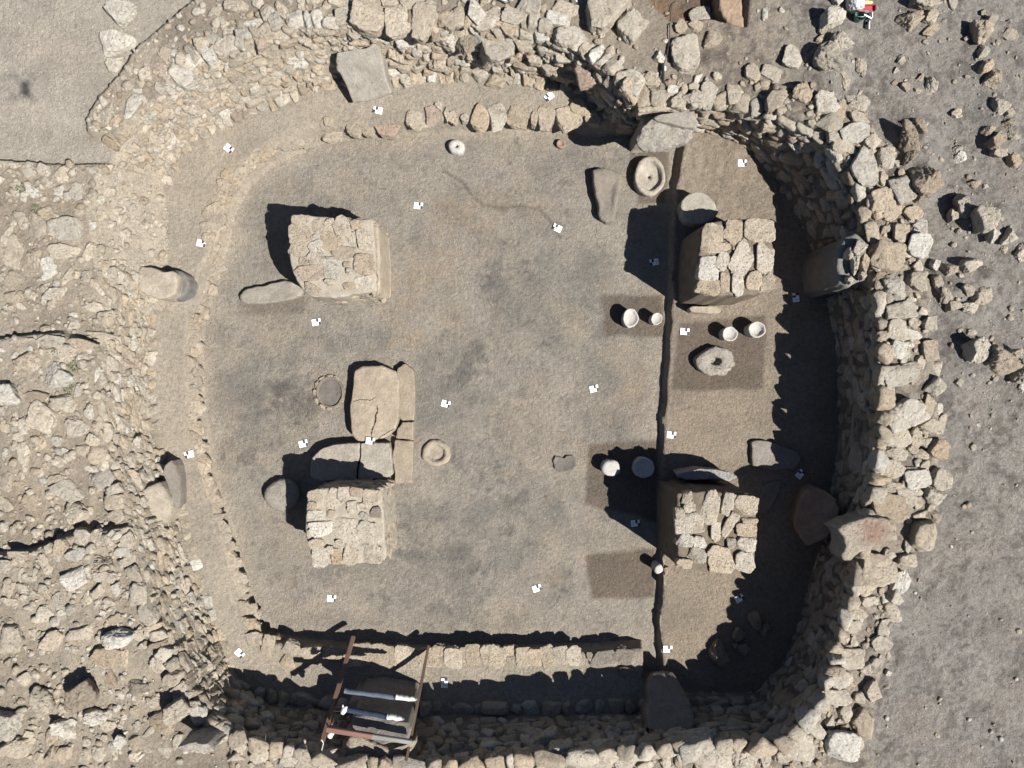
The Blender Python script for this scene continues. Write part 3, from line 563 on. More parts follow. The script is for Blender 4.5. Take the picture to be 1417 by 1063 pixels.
# bench edge stones
EDGE = parse("""537,176,36,28,-5,r 510,179,18,22,0,s 490,176,18,28,0,s 463,186,32,22,30,s 572,167,24,28,0,p 588,172,22,12,0,p 599,160,22,25,0,r 608,148,9,13,20,p 618,160,7,20,0,p 627,164,13,18,0,t 643,164,11,12,0,p 664,163,23,36,0,t 689,162,26,34,10,p 718,163,34,32,20,s 740,164,11,24,-10,s 757,164,23,34,0,s 787,164,32,34,10,t 803,149,26,22,0,t 820,164,20,20,0,t 404,198,30,20,25,s 430,196,26,18,20,s 456,169,14,12,0,s
372,896,18,36,5,s 402,896,26,22,-5,s 398,914,20,20,0,t 430,902,32,16,0,s 461,903,28,17,-5,t 385,884,14,12,0,b 832,910,34,19,12,d 862,907,30,26,0,d 816,908,9,14,0,d 865,928,16,12,0,d 352,885,24,22,0,s""")
for e in EDGE:
    x, y, w, h, an, c, fl = e; under(put_stone("edge_stone", x, y, w * 1.15, h * 1.12, an, c, hz=.05, lift=.0, tilt=.1, flag=True), BENCH)
for x in range(488, 806, 17):
    under(put_stone("edge_stone", x + random.uniform(-3, 3), 907 + random.uniform(-2, 4) , random.uniform(20, 28), random.uniform(26, 36), random.uniform(-15, 15), random.choice('psst'), hz=.035, lift=-.014, tilt=.08, flag='block'), BENCH)
wp = [(380,203),(352,221),(332,240),(314,264),(302,300),(296,345),(300,382),(277,432),(268,462),(268,500),(268,540),(270,580),(278,620),(288,662),(296,692),(308,730),(322,768),(332,800),(340,838),(350,868)]
for k, (x, y) in enumerate(wp):
    x2, y2 = wp[min(k + 1, len(wp) - 1)]
    for u in (0, .33, .66):
        under(put_stone("edge_stone", x + (x2 - x) * u - random.uniform(0, 8), y + (y2 - y) * u, random.uniform(22, 38), random.uniform(16, 28), random.uniform(-40, 40), random.choice('sst'), hz=.042, lift=.0, tilt=.12, flag=True), BENCH)

# four rubble pillars
def pillar(label, outline, z, zb, flare, stones, rgb, plaster=None, joint=.008):
    cx, cy = np.mean(outline, 0); e = tag(empty("rubble_pillar", (*P(cx, cy, z), zb)), label, "pillar", "rubble pillars of the sunken room")
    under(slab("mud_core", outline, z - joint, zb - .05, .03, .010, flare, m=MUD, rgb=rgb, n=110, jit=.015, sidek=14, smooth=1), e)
    if plaster: under(slab("plaster_coat", plaster[0], plaster[1], zb - .05, .05, .006, plaster[2], m=MUD, rgb=(196, 180, 154), n=80, smooth=2), e)
    for x, y, w, h, an, c, fl in parse(stones):
        under(put_stone("top_stone", x, y, w * 1.13, h * 1.13, an, c, z=z, hz=.055 + joint * .6, lift=-.034 - joint * .6 + random.uniform(-.006, .012), tilt=.06, flag='block'), e)
    # coursed stones showing in the sides
    if joint > .02: return e
    q = np.array(W2(outline, z)); c0 = q.mean(0); hp = Heap(); zz = zb + .06
    while zz < z - .08:
        u = (z - zz) / (z - zb); ring = c0 + (q - c0) * (1 + (flare - 1) * u)
        for k in range(len(ring)):
            a, b = ring[k], ring[(k + 1) % len(ring)]; L = np.linalg.norm(b - a); s = random.uniform(0, .1)
            t = (b - a) / (L + 1e-9); 
            while s < L:
                l = random.uniform(.1, .24); p = a + t * min(s + l / 2, L); out = (p - c0) / np.linalg.norm(p - c0)
                V = LIB3[random.randrange(24)] * np.array([l / 2, .05, .055]); B = np.stack([[t[0], t[1], 0], [-t[1], t[0], 0], [0, 0, 1.0]])
                V = V @ B + np.array([*(p - out * random.uniform(.034, .055)), zz + random.uniform(-.02, .02)]); hp.add(V, ICO[3][1], tint(random.choice('sbst'), 8)); s += l
        zz += .115
    under(hp.build("side_masonry"), e)
    return e
pillar("stone topped pillar with a smooth plastered flank, beside the long low slab", [(404,306),(416,298),(470,301),(516,303),(519,340),(520,402),(462,412),(428,409),(416,400),(402,372),(399,345),(405,330)], .85, 0, 1.02,
"""415,326,29,30,0,t 410,347,23,17,-10,t 438,315,26,22,0,s 418,304,26,13,5,s 456,311,15,16,0,p 474,315,22,30,15,p 493,311,17,13,0,t 437,329,13,8,0,p 438,342,20,17,20,h 458,333,29,26,0,t 506,330,22,32,10,p 489,328,15,15,0,s 476,350,31,21,-10,s 438,361,24,22,0,s 463,373,27,34,0,h 504,365,27,29,0,t 429,378,37,21,10,r 504,392,26,20,10,p 432,401,24,14,-30,t 456,391,15,9,0,p 484,376,9,9,0,g 482,396,16,10,0,t 420,360,12,10,0,s 480,366,10,8,0,s""",
(196, 184, 163), ([(500,304),(516,304),(523,313),(526,350),(526,399),(520,406),(500,405)], .74, 1.03))
pillar("stone topped pillar butted against the cracked grey bench slab", [(428,682),(446,676),(490,674),(528,677),(531,720),(534,774),(500,780),(440,782),(428,766),(422,738),(423,700)], .85, 0, 1.02,
"""436,687,20,17,20,s 431,702,14,15,0,t 440,713,27,13,0,p 461,691,29,28,30,p 477,685,17,22,0,p 492,681,18,13,0,t 514,688,24,22,0,t 487,702,13,20,0,p 501,702,14,11,0,p 503,715,15,11,-30,p 520,709,14,15,0,d 444,732,31,23,0,w 479,737,35,40,10,p 511,737,32,30,0,p 438,753,21,15,0,t 443,770,22,28,0,p 467,771,17,22,0,o 457,761,9,11,0,p 487,766,21,31,-10,p 513,766,30,26,0,p 505,753,11,7,0,g 458,711,14,10,0,t 470,750,10,8,0,s""",
(196, 184, 163), ([(508,678),(526,681),(531,720),(533,770),(525,778),(508,777)], .76, 1.03))
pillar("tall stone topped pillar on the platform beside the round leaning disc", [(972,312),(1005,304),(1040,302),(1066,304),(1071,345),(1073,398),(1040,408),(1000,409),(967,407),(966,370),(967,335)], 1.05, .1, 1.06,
"""986,330,30,38,0,t 1019,321,28,32,0,t 1051,318,40,33,0,t 983,372,33,32,0,w 1000,362,17,26,-25,p 1029,358,30,48,-25,p 1060,356,25,42,0,p 980,397,32,22,0,t 1004,392,15,27,0,t 1024,394,21,31,0,p 1044,388,21,25,0,t 1062,390,19,26,0,t 1020,341,11,11,0,t 1003,324,10,12,0,t 1003,342,22,12,20,t""",
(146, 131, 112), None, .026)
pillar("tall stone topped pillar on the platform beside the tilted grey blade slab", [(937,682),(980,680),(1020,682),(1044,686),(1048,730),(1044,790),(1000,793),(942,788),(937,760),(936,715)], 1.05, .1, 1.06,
"""951,689,12,20,-15,t 957,702,20,14,20,p 981,702,25,46,-10,p 1008,698,18,30,-10,p 1033,700,31,27,0,t 941,711,13,16,0,p 954,725,37,30,0,p 993,736,17,27,0,p 1010,728,38,15,65,p 1033,734,27,19,0,t 1033,755,25,21,0,p 1032,778,26,28,0,p 947,748,22,18,0,w 968,750,18,16,0,w 962,768,24,22,0,g 998,774,36,36,0,t 947,781,21,14,0,t 1038,722,21,9,0,s 976,772,10,14,0,s 1012,752,12,14,0,s""",
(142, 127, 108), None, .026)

def thing(o, label, cat, group=None): return tag(o, label, cat, group)
B1 = (360, 480); s5 = 4.99
# altar-like slabs
thing(slab("altar_slab", T(B1, s5, [(650,160),(700,135),(830,130),(930,160),(960,230),(960,350),(955,450),(940,560),(880,620),(800,650),(680,648),(640,620),(622,560),(618,400),(640,250)]), .20, -.03, .03, .01, 1.0, rgb=(206,186,158), n=120), "thick cracked oblong slab with rounded corners beside the sunken hearth", "slab")
e = thing(empty("bench_slab", (*P(485, 638, .19), 0)), "flat grey slab broken in two between the oblong slab and a pillar", "slab")
under(slab("slab_half", T(B1, s5, [(345,830),(350,770),(420,700),(500,675),(600,668),(686,666),(682,760),(665,850),(662,924),(400,928),(345,900)]), .19, -.03, .02, .006, 1.0, rgb=(196,184,166), n=110), e)
under(slab("slab_half", T(B1, s5, [(694,668),(800,660),(890,660),(905,720),(912,880),(860,915),(672,924),(674,850),(692,760)]), .185, -.03, .02, .006, 1.0, rgb=(198,188,170), n=110), e)
e = thing(empty("kerb_slab", (*P(563, 600, .1), 0)), "narrow flat kerb of three slabs along the right of the oblong slab", "kerb")
for q in ([(940,150),(1000,110),(1060,160),(1070,300),(1062,508),(985,512),(950,480),(962,350)], [(985,520),(1060,516),(1056,645),(935,630),(945,560)], [(930,640),(1056,652),(1050,940),(928,942),(930,870),(908,760)]):
    under(slab("kerb_piece", T(B1, s5, q), .11, -.03, .018, .006, 1.0, rgb=(190,172,146), n=90), e)
from mathutils.bvhtree import BVHTree
def crack(ob, pts, w, parent=None):  # thin dark strip laid just above the slab top along the crack
    me = ob.data; bv = BVHTree.FromPolygons([(v.co + ob.location)[:] for v in me.vertices], [p.vertices[:] for p in me.polygons]); V = []; F = []
    n = 26; cum = np.linspace(0, len(pts) - 1, n)
    for k, u in enumerate(cum):
        i = min(int(u), len(pts) - 2); f = u - i; px = pts[i][0] * (1 - f) + pts[i + 1][0] * f; py = pts[i][1] * (1 - f) + pts[i + 1][1] * f
        x, y = P(px, py, .2); h = bv.ray_cast(Vector((x, y, 3)), Vector((0, 0, -1)))[0]
        z = (h.z if h else .2) + .003
        if h: x, y = P(px, py, z)
        ww = w * random.uniform(.4, 1.2) * math.sin(math.pi * (k + .5) / n) ** .4; j = random.uniform(-.006, .006)
        dx, dy = pts[i + 1][0] - pts[i][0], pts[i + 1][1] - pts[i][1]; L = math.hypot(dx, dy); nx_, ny_ = -dy / L, -dx / L
        V += [(x + nx_ * (ww + j), y + ny_ * (ww + j), z), (x - nx_ * (ww - j), y - ny_ * (ww - j), z)]
        if k: F.append((2 * k - 2, 2 * k, 2 * k + 1, 2 * k - 1))
    me = bpy.data.meshes.new("crack_strip"); me.from_pydata(V, [], F); me.update(); me.materials.append(MUD); c = bpy.data.objects.new("crack_strip", me); COL.objects.link(c); c.color = (*lin(70, 60, 50), 1); return under(c, ob)
A_ = bpy.data.objects["altar_slab"]
crack(A_, T(B1, s5, [(808,405),(812,440),(800,470),(795,520),(778,560),(765,618)]), .012); crack(A_, T(B1, s5, [(640,380),(690,362),(760,368),(800,352)]), .005); crack(A_, T(B1, s5, [(940,560),(890,585),(830,622),(800,650)]), .005)
# hearth
e = thing(empty("hearth", (*P(455, 545, 0), 0)), "round hearth ring filled with dark ash left of the oblong slab", "hearth")
under(slab("ash_fill", circ(456, 543, 17, 19), .012, -.03, .01, .004, rgb=(132, 125, 115), m=MUD), e)
ring = slab("clay_ring", circ(456, 543, 20, 23, dent=(2.5, .08)), .03, -.03, prof=[(.80, -.02), (.83, .0), (.87, .012), (.92, .014), (.97, .004), (1.0, -.01)], amp=.006, m=MUD, rgb=(150,136,118)); under(ring, e)
for a in range(0, 360, 30):
    if a in (330, 0): continue
    under(put_stone("rim_stone", 456 + 20.5 * math.cos(math.radians(a)), 543 + 22.5 * math.sin(math.radians(a)), 11, 5, 90 - a, 's', z=.02, hz=.02, lift=0), e)
B2 = (320, 260)
thing(slab("long_slab", T(B2, s5, [(45,745),(70,705),(140,682),(230,668),(300,650),(380,638),(450,650),(500,690),(490,745),(430,765),(380,780),(290,790),(200,800),(100,805),(60,785)]), .11, -.03, .05, .012, .97, rgb=(182,172,156), n=110), "long rounded grey slab lying at the foot of a pillar", "slab")
thing(slab("round_slab", circ(388, 686, 25, 22, a=-.3), .15, -.03, .07, .012, .95, rgb=(176,168,152)), "rounded grey boulder slab half shaded by a pillar", "slab")
# basins and mortars
thing(slab("stone_basin", circ(602.5, 627, 20, 18.5, a=.1, dent=(3.6, .06)), .055, -.04, prof=[(.05, -.05), (.4, -.05), (.56, -.045), (.62, -.01), (.7, .0), (.85, .0), (.95, -.015), (1, -.035)], amp=.006, flare=1.08, rgb=(198,182,158)), "shallow oval basin of pale clay set in the floor beside the kerb", "basin")
thing(slab("stone_basin", T((740, 580), s5, [(122,290),(140,255),(175,262),(205,272),(222,250),(260,248),(288,275),(292,325),(262,350),(215,364),(170,370),(132,345)]), .03, -.05, prof=[(.05, -.01), (.55, -.012), (.78, -.006), (.88, .0), (.95, -.004), (1, -.02)], amp=.006, rgb=(142,134,122), n=110), "dark grey broken stone sunk in the middle of the floor", "stone")
thing(slab("quern", circ(631.5, 202, 12, 10.5, a=.2), .12, -.02, .04, .008, .97, rgb=(232,228,220), m=STONE, prof=[(.10, -.07), (.16, -.06), (.22, -.006), (.3, 0), (.55, 0), (.8, -.008), (.92, -.03), (1, -.06)]), "white rounded stone with a hole near its centre", "stone")
thing(slab("clay_cup", circ(776.5, 198.5, 6.5, 6.5), .07, -.02, prof=[(.05, -.02), (.5, -.018), (.7, .0), (.88, .0), (1, -.02)], amp=.004, rgb=(176,148,130), m=MUD), "small reddish round cup on the floor below the bench", "cup")
thing(slab("trough", T((760, 170), s5, [(300,325),(330,312),(390,308),(440,322),(505,348),(500,400),(490,470),(472,560),(470,630),(450,680),(395,690),(352,660),(338,610),(340,560),(322,490),(304,420)]), .13, -.03, .03, .012, 1.0, grad=(-.15, 0), rgb=(160,150,135), n=110,
    prof=[(.08, -.035), (.3, -.035), (.5, -.02), (.62, -.004), (.8, .0), (.9, -.004), (.97, -.015), (1, -.03)]), "tapering dark grey trough stone near the oval basin", "trough")
thing(slab("oval_basin", circ(899.5, 243, 28, 22.5, a=math.pi / 2, dent=(2.0, .08)), .15, -.02, prof=[(.03, -.14), (.065, -.13), (.085, -.062), (.3, -.06), (.6, -.06), (.70, -.05), (.75, -.008), (.80, 0), (.92, 0), (.97, -.01), (1, -.03)], amp=.005, flare=.97, rgb=(208,196,176), n=110), "large oval stone basin with a small drain hole and broad rim", "basin")
PALE = plain('pale_white_stone', lin(208, 202, 192, 1.9), .9, 0, .16, 45)
for o_ in [bpy.data.objects['quern']]: o_.data.materials[0] = PALE
def cup(px, py, rx, ry, z, zb, h, label, rgb=(232,228,220), rim=.8, deep=.03, a=0, name="stone_cup", cat="cup"):
    return thing(slab(name, circ(px, py, rx, ry, a=a), z, zb - .02, prof=[(.05, -deep), (rim * .6, -deep), (rim * .85, -deep * .5), (rim, -.004), (rim + .06, 0), (.95, 0), (1, -.012)], amp=.005, flare=.9, rgb=rgb, m=PALE), label, cat)
cup(873, 440, 10.5, 14, .22, 0, .2, "white oblong stone cup on the floor square left of the step")
cup(909, 441, 8.5, 8.8, .21, 0, .2, "small round white stone cup close to the cut step", deep=.02)
cup(1010.5, 462, 11, 10.5, .33, .12, .2, "round white stone cup on the platform with a chipped rim", deep=.03)
cup(1048, 456, 12.5, 11.5, .34, .12, .2, "round white stone cup with a deep hollow at the shadow edge", deep=.05)
thing(slab("mortar", T((860, 290), s5, [(520,1060),(535,1000),(590,955),(650,940),(720,955),(780,1000),(798,1060),(760,1110),(700,1150),(620,1145),(560,1125)]), .26, .08, jit=.03, prof=[(.04, -.10), (.2, -.10), (.25, -.08), (.29, -.015), (.35, 0), (.7, .0), (.9, -.008), (.97, -.025), (1, -.06)], amp=.014, flare=1.0, rgb=(214,204,186), m=STONE, n=100), "large ring shaped mortar with a central hole on the damp platform square", "mortar")
thing(put_stone("stone_chip", 976, 513.5, 9, 6, 20, 'r', z=.22, hz=.03, lift=.01), "small reddish stone chip on the rim of the ring mortar", "stone")
thing(slab("upright_slab", T((860, 290), s5, [(472,680),(490,668),(580,668),(660,670),(690,685),(688,708),(660,718),(560,715),(490,706)]), .34, .08, .012, .005, .95, rgb=(214,196,170), n=70), "thin slab standing on edge before the tall pillar", "slab")
thing(slab("leaning_disc", T((760, 170), s5, [(905,580),(915,540),(940,510),(975,485),(1010,473),(1050,475),(1085,495),(1130,540),(1155,580),(1168,615),(1150,650),(1110,682),(1055,697),(1000,695),(955,675),(925,640)]), .38, .1, .02, .006, .96, grad=(.05, .0), rgb=(206,196,178), n=100), "large round stone disc with a crack leaning behind the tall pillar", "slab")
thing(slab("white_stone", circ(846, 648, 14, 12, a=.2), .20, -.02, .05, .008, .92, rgb=(238,234,224), m=PALE), "white rounded stone at the edge of the pillar shadow", "stone")
thing(slab("stone_disc", circ(891.5, 647.5, 14.5), .20, -.02, prof=[(.05, -.012), (.4, -.01), (.7, -.012), (.8, -.004), (.9, 0), (.97, -.008), (1, -.02)], amp=.004, flare=.96, rgb=(206,204,200), m=PALE), "round flat stone disc wholly in the pillar shadow", "stone")
thing(slab("stone_pestle", circ(912, 788, 6.5, 7.5, a=.5), .24, -.02, .03, .006, .95, rgb=(228,226,222), m=PALE), "small upright white stone at the end of the cut step", "stone")
thing(put_stone("field_stone", 920.5, 789, 8, 14, -10, 't', z=.12, hz=.06), "small tan stone touching the little upright white stone", "stone")
B3 = (900, 640)
thing(slab("blade_slab", T(B3, s5, [(180,78),(215,66),(260,58),(340,42),(430,50),(500,58),(560,70),(605,98),(548,132),(490,120),(430,112),(330,125),(240,120),(190,104)]), .52, .06, .03, .014, .85, rgb=(206,202,194), n=100, m=STONE), "grey blade shaped slab tilted on edge behind a tall pillar", "slab")
B4 = (937, 350); s3 = 2.952
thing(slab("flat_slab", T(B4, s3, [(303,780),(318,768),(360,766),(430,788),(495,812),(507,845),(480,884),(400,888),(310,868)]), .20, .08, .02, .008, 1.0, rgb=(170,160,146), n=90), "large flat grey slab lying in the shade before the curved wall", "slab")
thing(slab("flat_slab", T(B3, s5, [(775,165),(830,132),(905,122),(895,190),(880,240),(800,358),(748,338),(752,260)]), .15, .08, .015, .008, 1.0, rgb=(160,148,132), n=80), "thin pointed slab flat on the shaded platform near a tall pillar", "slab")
for a, l in (((994,902,28,38,-10,'b'), "blocky brown stone at the outer end of the tumbled stones"), ((1020,877,18,24,0,'b'), "brown stone second in the tumbled row beneath the wall"), ((1043,856,20,26,10,'b'), "brown stone third in the tumbled row beneath the wall"), ((1026,897,20,24,40,'b'), "slanting brown stone below the tumbled row"), ((1016,893,9,9,0,'b'), "smallest stone among the tumbled stones beneath the wall"), ((1058,870,16,18,0,'b'), "brown stone against the wall foot at the tumbled row's end")):
    thing(put_stone("tumbled_stone", *a, lift=.05), l, "stone", "tumbled stones in the shade")

# tall slabs set into the wall
thing(slab("wall_slab", T((280, 0), s5, [(922,352),(1060,330),(1160,308),(1218,300),(1232,380),(1245,450),(1275,560),(1308,645),(1180,690),(1042,714),(1010,640),(985,560),(950,500),(925,478)]), .70, .15, .025, .010, .99, grad=(-.05, 1.15), rgb=(192,184,168), n=120, shift=(.02, .14)), "large grey slab leaning back against the stone wall by the bench", "slab")
e = thing(empty("wall_block", (*P(216, 390, .6), .2)), "pale squared boulder with a dark grey face jutting from the rubble slope", "slab")
under(slab("pale_top", T((0, 210), s5, [(910,900),(940,830),(965,790),(1040,795),(1090,812),(1130,832),(1190,818),(1215,850),(1218,920),(1205,985),(1150,1015),(1080,1016),(1000,985),(930,945)]), .62, .2, .03, .012, 1.0, rgb=(206,192,168), n=100), e)
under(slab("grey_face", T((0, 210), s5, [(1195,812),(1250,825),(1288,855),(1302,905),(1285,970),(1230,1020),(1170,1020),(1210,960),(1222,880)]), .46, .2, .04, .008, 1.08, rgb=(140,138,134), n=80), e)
e = thing(empty("wall_block", (*P(225, 690, .6), .2)), "pale flat wall boulder with a streaked grey slab standing before it", "slab")
under(slab("pale_top", T((0, 630), s5, [(950,260),(1010,215),(1080,190),(1140,240),(1192,310),(1190,380),(1165,470),(1070,488),(960,500),(890,480),(920,400),(985,360)]), .72, .1, .05, .016, 1.0, grad=(-.95, 0), rgb=(202,188,164), n=100, sidek=12), e)
under(slab("grey_face", T((0, 630), s5, [(1128,75),(1175,40),(1215,80),(1245,160),(1256,260),(1248,345),(1205,378),(1185,290),(1150,200),(1110,120)]), .52, .2, .03, .01, 1.0, grad=(-1.3, 0), rgb=(158,149,136), n=90), e)
# big T-shaped pillar head overhanging the basin
e = thing(empty("pillar_head", (*P(923, 180, 1.1), 0)), "massive rough pillar slab overhanging the oval basin", "slab")
B6 = (840, 0)
under(slab("rough_head", T(B6, s5, [(196,955),(225,900),(262,850),(330,800),(480,772),(590,772),(636,845),(628,880),(602,885),(600,960),(560,1000),(500,1012),(430,1035),(380,1040),(310,1030),(250,1020),(215,990)]), 1.14, .92, .07, .045, .85, grad=(0, .35), rgb=(216,206,188), m=STONE, n=120), e)
under(slab("smooth_top", T(B6, s5, [(325,815),(360,792),(480,772),(590,772),(634,845),(610,880),(540,880),(430,850),(350,840)]), 1.24, 1.0, .02, .008, 1.0, rgb=(192,182,166), n=90), e)
under(slab("shaft", [(888,160),(900,150),(948,148),(956,160),(952,172),(892,174)], .98, -.03, .03, .012, 1.0, rgb=(190,178,158), n=80), e)
e = thing(empty("wall_block", (*P(1160, 358, .8), .1)), "huge smooth block with a broken pitted top jutting from the shaded wall", "slab")
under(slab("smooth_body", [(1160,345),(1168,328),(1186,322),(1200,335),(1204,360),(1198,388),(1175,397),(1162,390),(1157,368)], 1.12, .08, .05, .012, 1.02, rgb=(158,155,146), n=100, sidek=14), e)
for q in ((1187,345,20,26,-30,'p'), (1180,368,13,30,-10,'w'), (1192,366,14,30,10,'t'), (1192,382,16,14,0,'p'), (1172,352,9,20,-25,'p'), (1174,388,14,12,20,'p')): under(put_stone("broken_top", *q, z=1.14, hz=.07, lift=.05, k=random.randrange(NLIB)), e)
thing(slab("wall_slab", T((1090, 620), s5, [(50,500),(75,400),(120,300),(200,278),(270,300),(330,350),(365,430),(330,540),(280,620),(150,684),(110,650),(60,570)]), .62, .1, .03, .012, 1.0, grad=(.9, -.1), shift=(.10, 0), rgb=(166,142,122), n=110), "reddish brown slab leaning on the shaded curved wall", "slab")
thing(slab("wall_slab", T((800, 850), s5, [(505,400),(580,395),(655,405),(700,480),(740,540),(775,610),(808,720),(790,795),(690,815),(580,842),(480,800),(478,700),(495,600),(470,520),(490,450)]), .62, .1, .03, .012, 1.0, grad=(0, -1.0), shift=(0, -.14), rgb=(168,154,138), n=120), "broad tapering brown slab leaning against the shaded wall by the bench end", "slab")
thing(slab("red_stained_slab", T((1090, 620), s5, [(345,560),(420,520),(540,478),(640,478),(740,500),(760,560),(762,640),(640,660),(600,700),(500,720),(440,780),(390,785),(372,740),(395,690),(385,610)]), 1.36, 1.0, .04, .014, .97, rgb=(220,204,178), m=STONE, n=120), "pale slab with a rusty red stain on top of the wall", "slab")
S_R = bpy.data.objects["red_stained_slab"]
def red_build(t, b):
    stone_build('obj')(t, b); n = N(t); p = n.pos(); lk = b.inputs["Base Color"].links[0].from_socket
    cx, cy = P(1211, 735, 1.36)
    d = n.new("ShaderNodeVectorMath", operation='DISTANCE'); n.link(p, d.inputs[0]); d.inputs[1].default_value = (cx, cy, 1.36)
    f = n.ramp(n.math('ADD', d.outputs["Value"], n.math('MULTIPLY', n.noise(p, 14, 5, .7), .22)), .16, .36, .7, 0)
    n.link(n.mix(f, lk, lin(190, 140, 116)), b.inputs["Base Color"])
S_R.data.materials[0] = mat("red_stained_limestone", red_build)
thing(slab("clay_block", T((840, 0), s5, [(770,-60),(925,-60),(935,40),(948,150),(945,235),(905,240),(880,200),(850,170),(800,120),(775,50)]), 1.06, .7, .05, .02, 1.05, rgb=(186,158,130), m=MUD, n=100), "orange brown block of clay at the edge of the dug hollow", "clay block")
thing(slab("upright_block", [(243,1034),(262,1028),(288,1030),(298,1038),(285,1042),(255,1043)], 1.62, 1.1, .02, .02, 1.0, rgb=(226,216,196), m=STONE, n=80), "thin white block standing upright in the rubble beside the corner", "stone")

# ------------------------------------------------------------------ loose stones with labels that single each one out
LM = [("the drone's small shadow",42,127),("the grey slab leaning in the wall",505,105),("the big clay block",1012,18),("the green bucket",1184,27),("the boulder with grey face",220,390),("the wall boulder behind the streaked slab",225,690),
("the standing white block",268,1034),("the red stained wall slab",1207,735),("the long curved earth step",70,462),("the jagged wall edge",100,230),("the white rod",690,3),("the huge smooth shaded block",1160,360),("the wooden props",525,960),("the big pitted grey boulder",85,518),("the white pitted boulder",107,798),("the reddish brown boulder",124,954),("the long pale flat slab",23,350),("the star shaped tan boulder",1379,499),("the long tilted brown boulder",1252,196),("the pale twin flat slabs",92,334)]
HAND = {(85,518):"big pitted grey boulder beside a green weed on the rubble",(107,798):"big pitted white boulder amid the lower rubble",(124,954):"big reddish brown boulder with a long shadow in the rubble",(23,350):"longest pale flat slab at the edge of the rubble terrace",(1379,499):"tan star shaped boulder in the short row of field boulders",(1252,196):"long brown boulder tilted beside the outer wall face",
(92,318):"pale angular flat slab, upper of two lying together",(91,348):"pale oblong flat slab, lower of two lying together",(171,19):"large pale flat stone at the head of three bedded in the path",(166,60):"large pale flat stone in the middle of three bedded in the path",(161,92):"smallest flat stone of three bedded in the path"}
items = LOOSE + CAPS
def sector(px, py, l):
    dx, dy = px - l[1], py - l[2]
    return ('right of' if dx > 0 else 'left of') if abs(dx) > abs(dy) else ('below' if dy > 0 else 'above')
ORD = ["nearest", "second", "third", "fourth", "fifth", "sixth", "seventh", "eighth", "ninth", "tenth"]
rank = {}
for l in LM:
    for sec in ('left of', 'right of', 'above', 'below'):
        m_ = sorted([(math.hypot(a[0] - l[1], a[1] - l[2]), k) for k, a in enumerate(items) if math.hypot(a[0] - l[1], a[1] - l[2]) > 4 and sector(a[0], a[1], l) == sec])
        for r_, (d_, k) in enumerate(m_[:40]): rank.setdefault(k, []).append((r_, d_, l[0], sec))
NUM = lambda r: ORD[r] if r < 10 else {0: "eleventh", 1: "twelfth", 2: "thirteenth", 3: "fourteenth", 4: "fifteenth", 5: "sixteenth", 6: "seventeenth", 7: "eighteenth", 8: "nineteenth", 9: "twentieth"}.get(r - 10, str(r + 1) + "th")
CN = dict(p="pale", w="white", g="grey", t="tan", r="reddish", b="brown", s="dusty", d="dark grey", o="orange", h="light grey")
for k, (x, y, w, h, an, c, fl) in enumerate(LOOSE):
    hz = None; lift = None; m_ = min(w, h) * .0088 / 2
    if 'f' in fl: hz, lift = m_ * .5, m_ * .08
    if not fl and x < 320: hz, lift = m_ * random.uniform(.5, .72), m_ * random.uniform(-.02, .12)
    if 'P' in fl: hz, lift = m_ * .5, m_ * .3
    if 'H' in fl: hz, lift = m_ * .95, m_ * .5
    east = x > 1120
    o = put_stone("field_stone" if east else "rubble_stone", x, y, w * 1.05, h * 1.05, an, c, hz=hz, lift=lift, flag='f' in fl or 'P' in fl or (not fl and x < 320 and random.random() < .4))
    big = max(w, h); sz = "large" if big > 34 else "mid sized" if big > 20 else "small"
    lab = HAND.get((int(x), int(y)))
    if not lab:
        cand = [q for q in rank.get(k, []) if q[2]]; r_, d_, ln, sec = min(cand)
        shp = "long " if max(w, h) > 1.7 * min(w, h) else ""
        lab = f"{sz} {CN[c]} {shp}stone, {NUM(r_)} stone {sec} {ln}"
    tag(o, lab, "stone", "loose stones outside the wall" if east else "loose rubble stones round the pit")

# pebbles and rubble too small to count
hp = Heap(); tries = 0
def scatter(n, fn, smin, smax, cols):
    k = 0
    while k < n:
        x, y = RNG.uniform(-7.2, 7.2), RNG.uniform(-5.5, 5.5); w = fn(x, y)
        if RNG.random() > w: continue
        k += 1; r = smin * (smax / smin) ** (RNG.random() ** 2.2); z = float(terr(x, y))
        sub, lib = (1, LIB1) if r < .018 else (2, LIB2)
        V = lib[int(RNG.integers(len(lib)))] * np.array([r, r * RNG.uniform(.55, 1), r * RNG.uniform(.4, .7)]); V = V @ rot(RNG.uniform(-.3, .3), RNG.uniform(-.3, .3), RNG.uniform(0, 6.28)).T
        hp.add(V + np.array([x, y, z + r * .15]), ICO[sub][1], tint(random.choice(cols), 14))
def grid(name):
    A = INF[name]; return lambda x, y: A[iy0 + int((y + 5.6) / STEP), ix0 + int((x + 7.3) / STEP)]
gt, gul, geb = grid('t'), grid('ul'), grid('eb')
scatter(3200, lambda x, y: (gt(x, y) > 0) * (gul(x, y) > 0) * (1.0 if x < -3.5 else .5 if x < 3.2 else .16), .006, .05, 'ppstwsb')
scatter(1100, lambda x, y: float(0 < gt(x, y) < 1) * (x < -2), .012, .07, 'pppsh')
scatter(1300, lambda x, y: float(gt(x, y) > .99 and gul(x, y) > 0 and (x < -4.6 or (x < -3 and y > 3.6))) * (1.0 if x > -6.2 else .6), .02, .075, 'ppphs')
scatter(420, lambda x, y: float(x > 3.5 and gt(x, y) > .99), .004, .018, 'pwsg')
FC = [(*P(a, b, 1.05), r) for a, b, r in ((1330,398,.42),(1265,215,.35),(1352,308,.4),(1378,500,.4),(1386,185,.32),(1150,75,.42),(1282,22,.34),(1362,95,.4),(1255,120,.3))]
scatter(240, lambda x, y: max(math.exp(-((x - a) ** 2 + (y - b) ** 2) / (r * r)) for a, b, r in FC), .012, .045, 'ppshg')
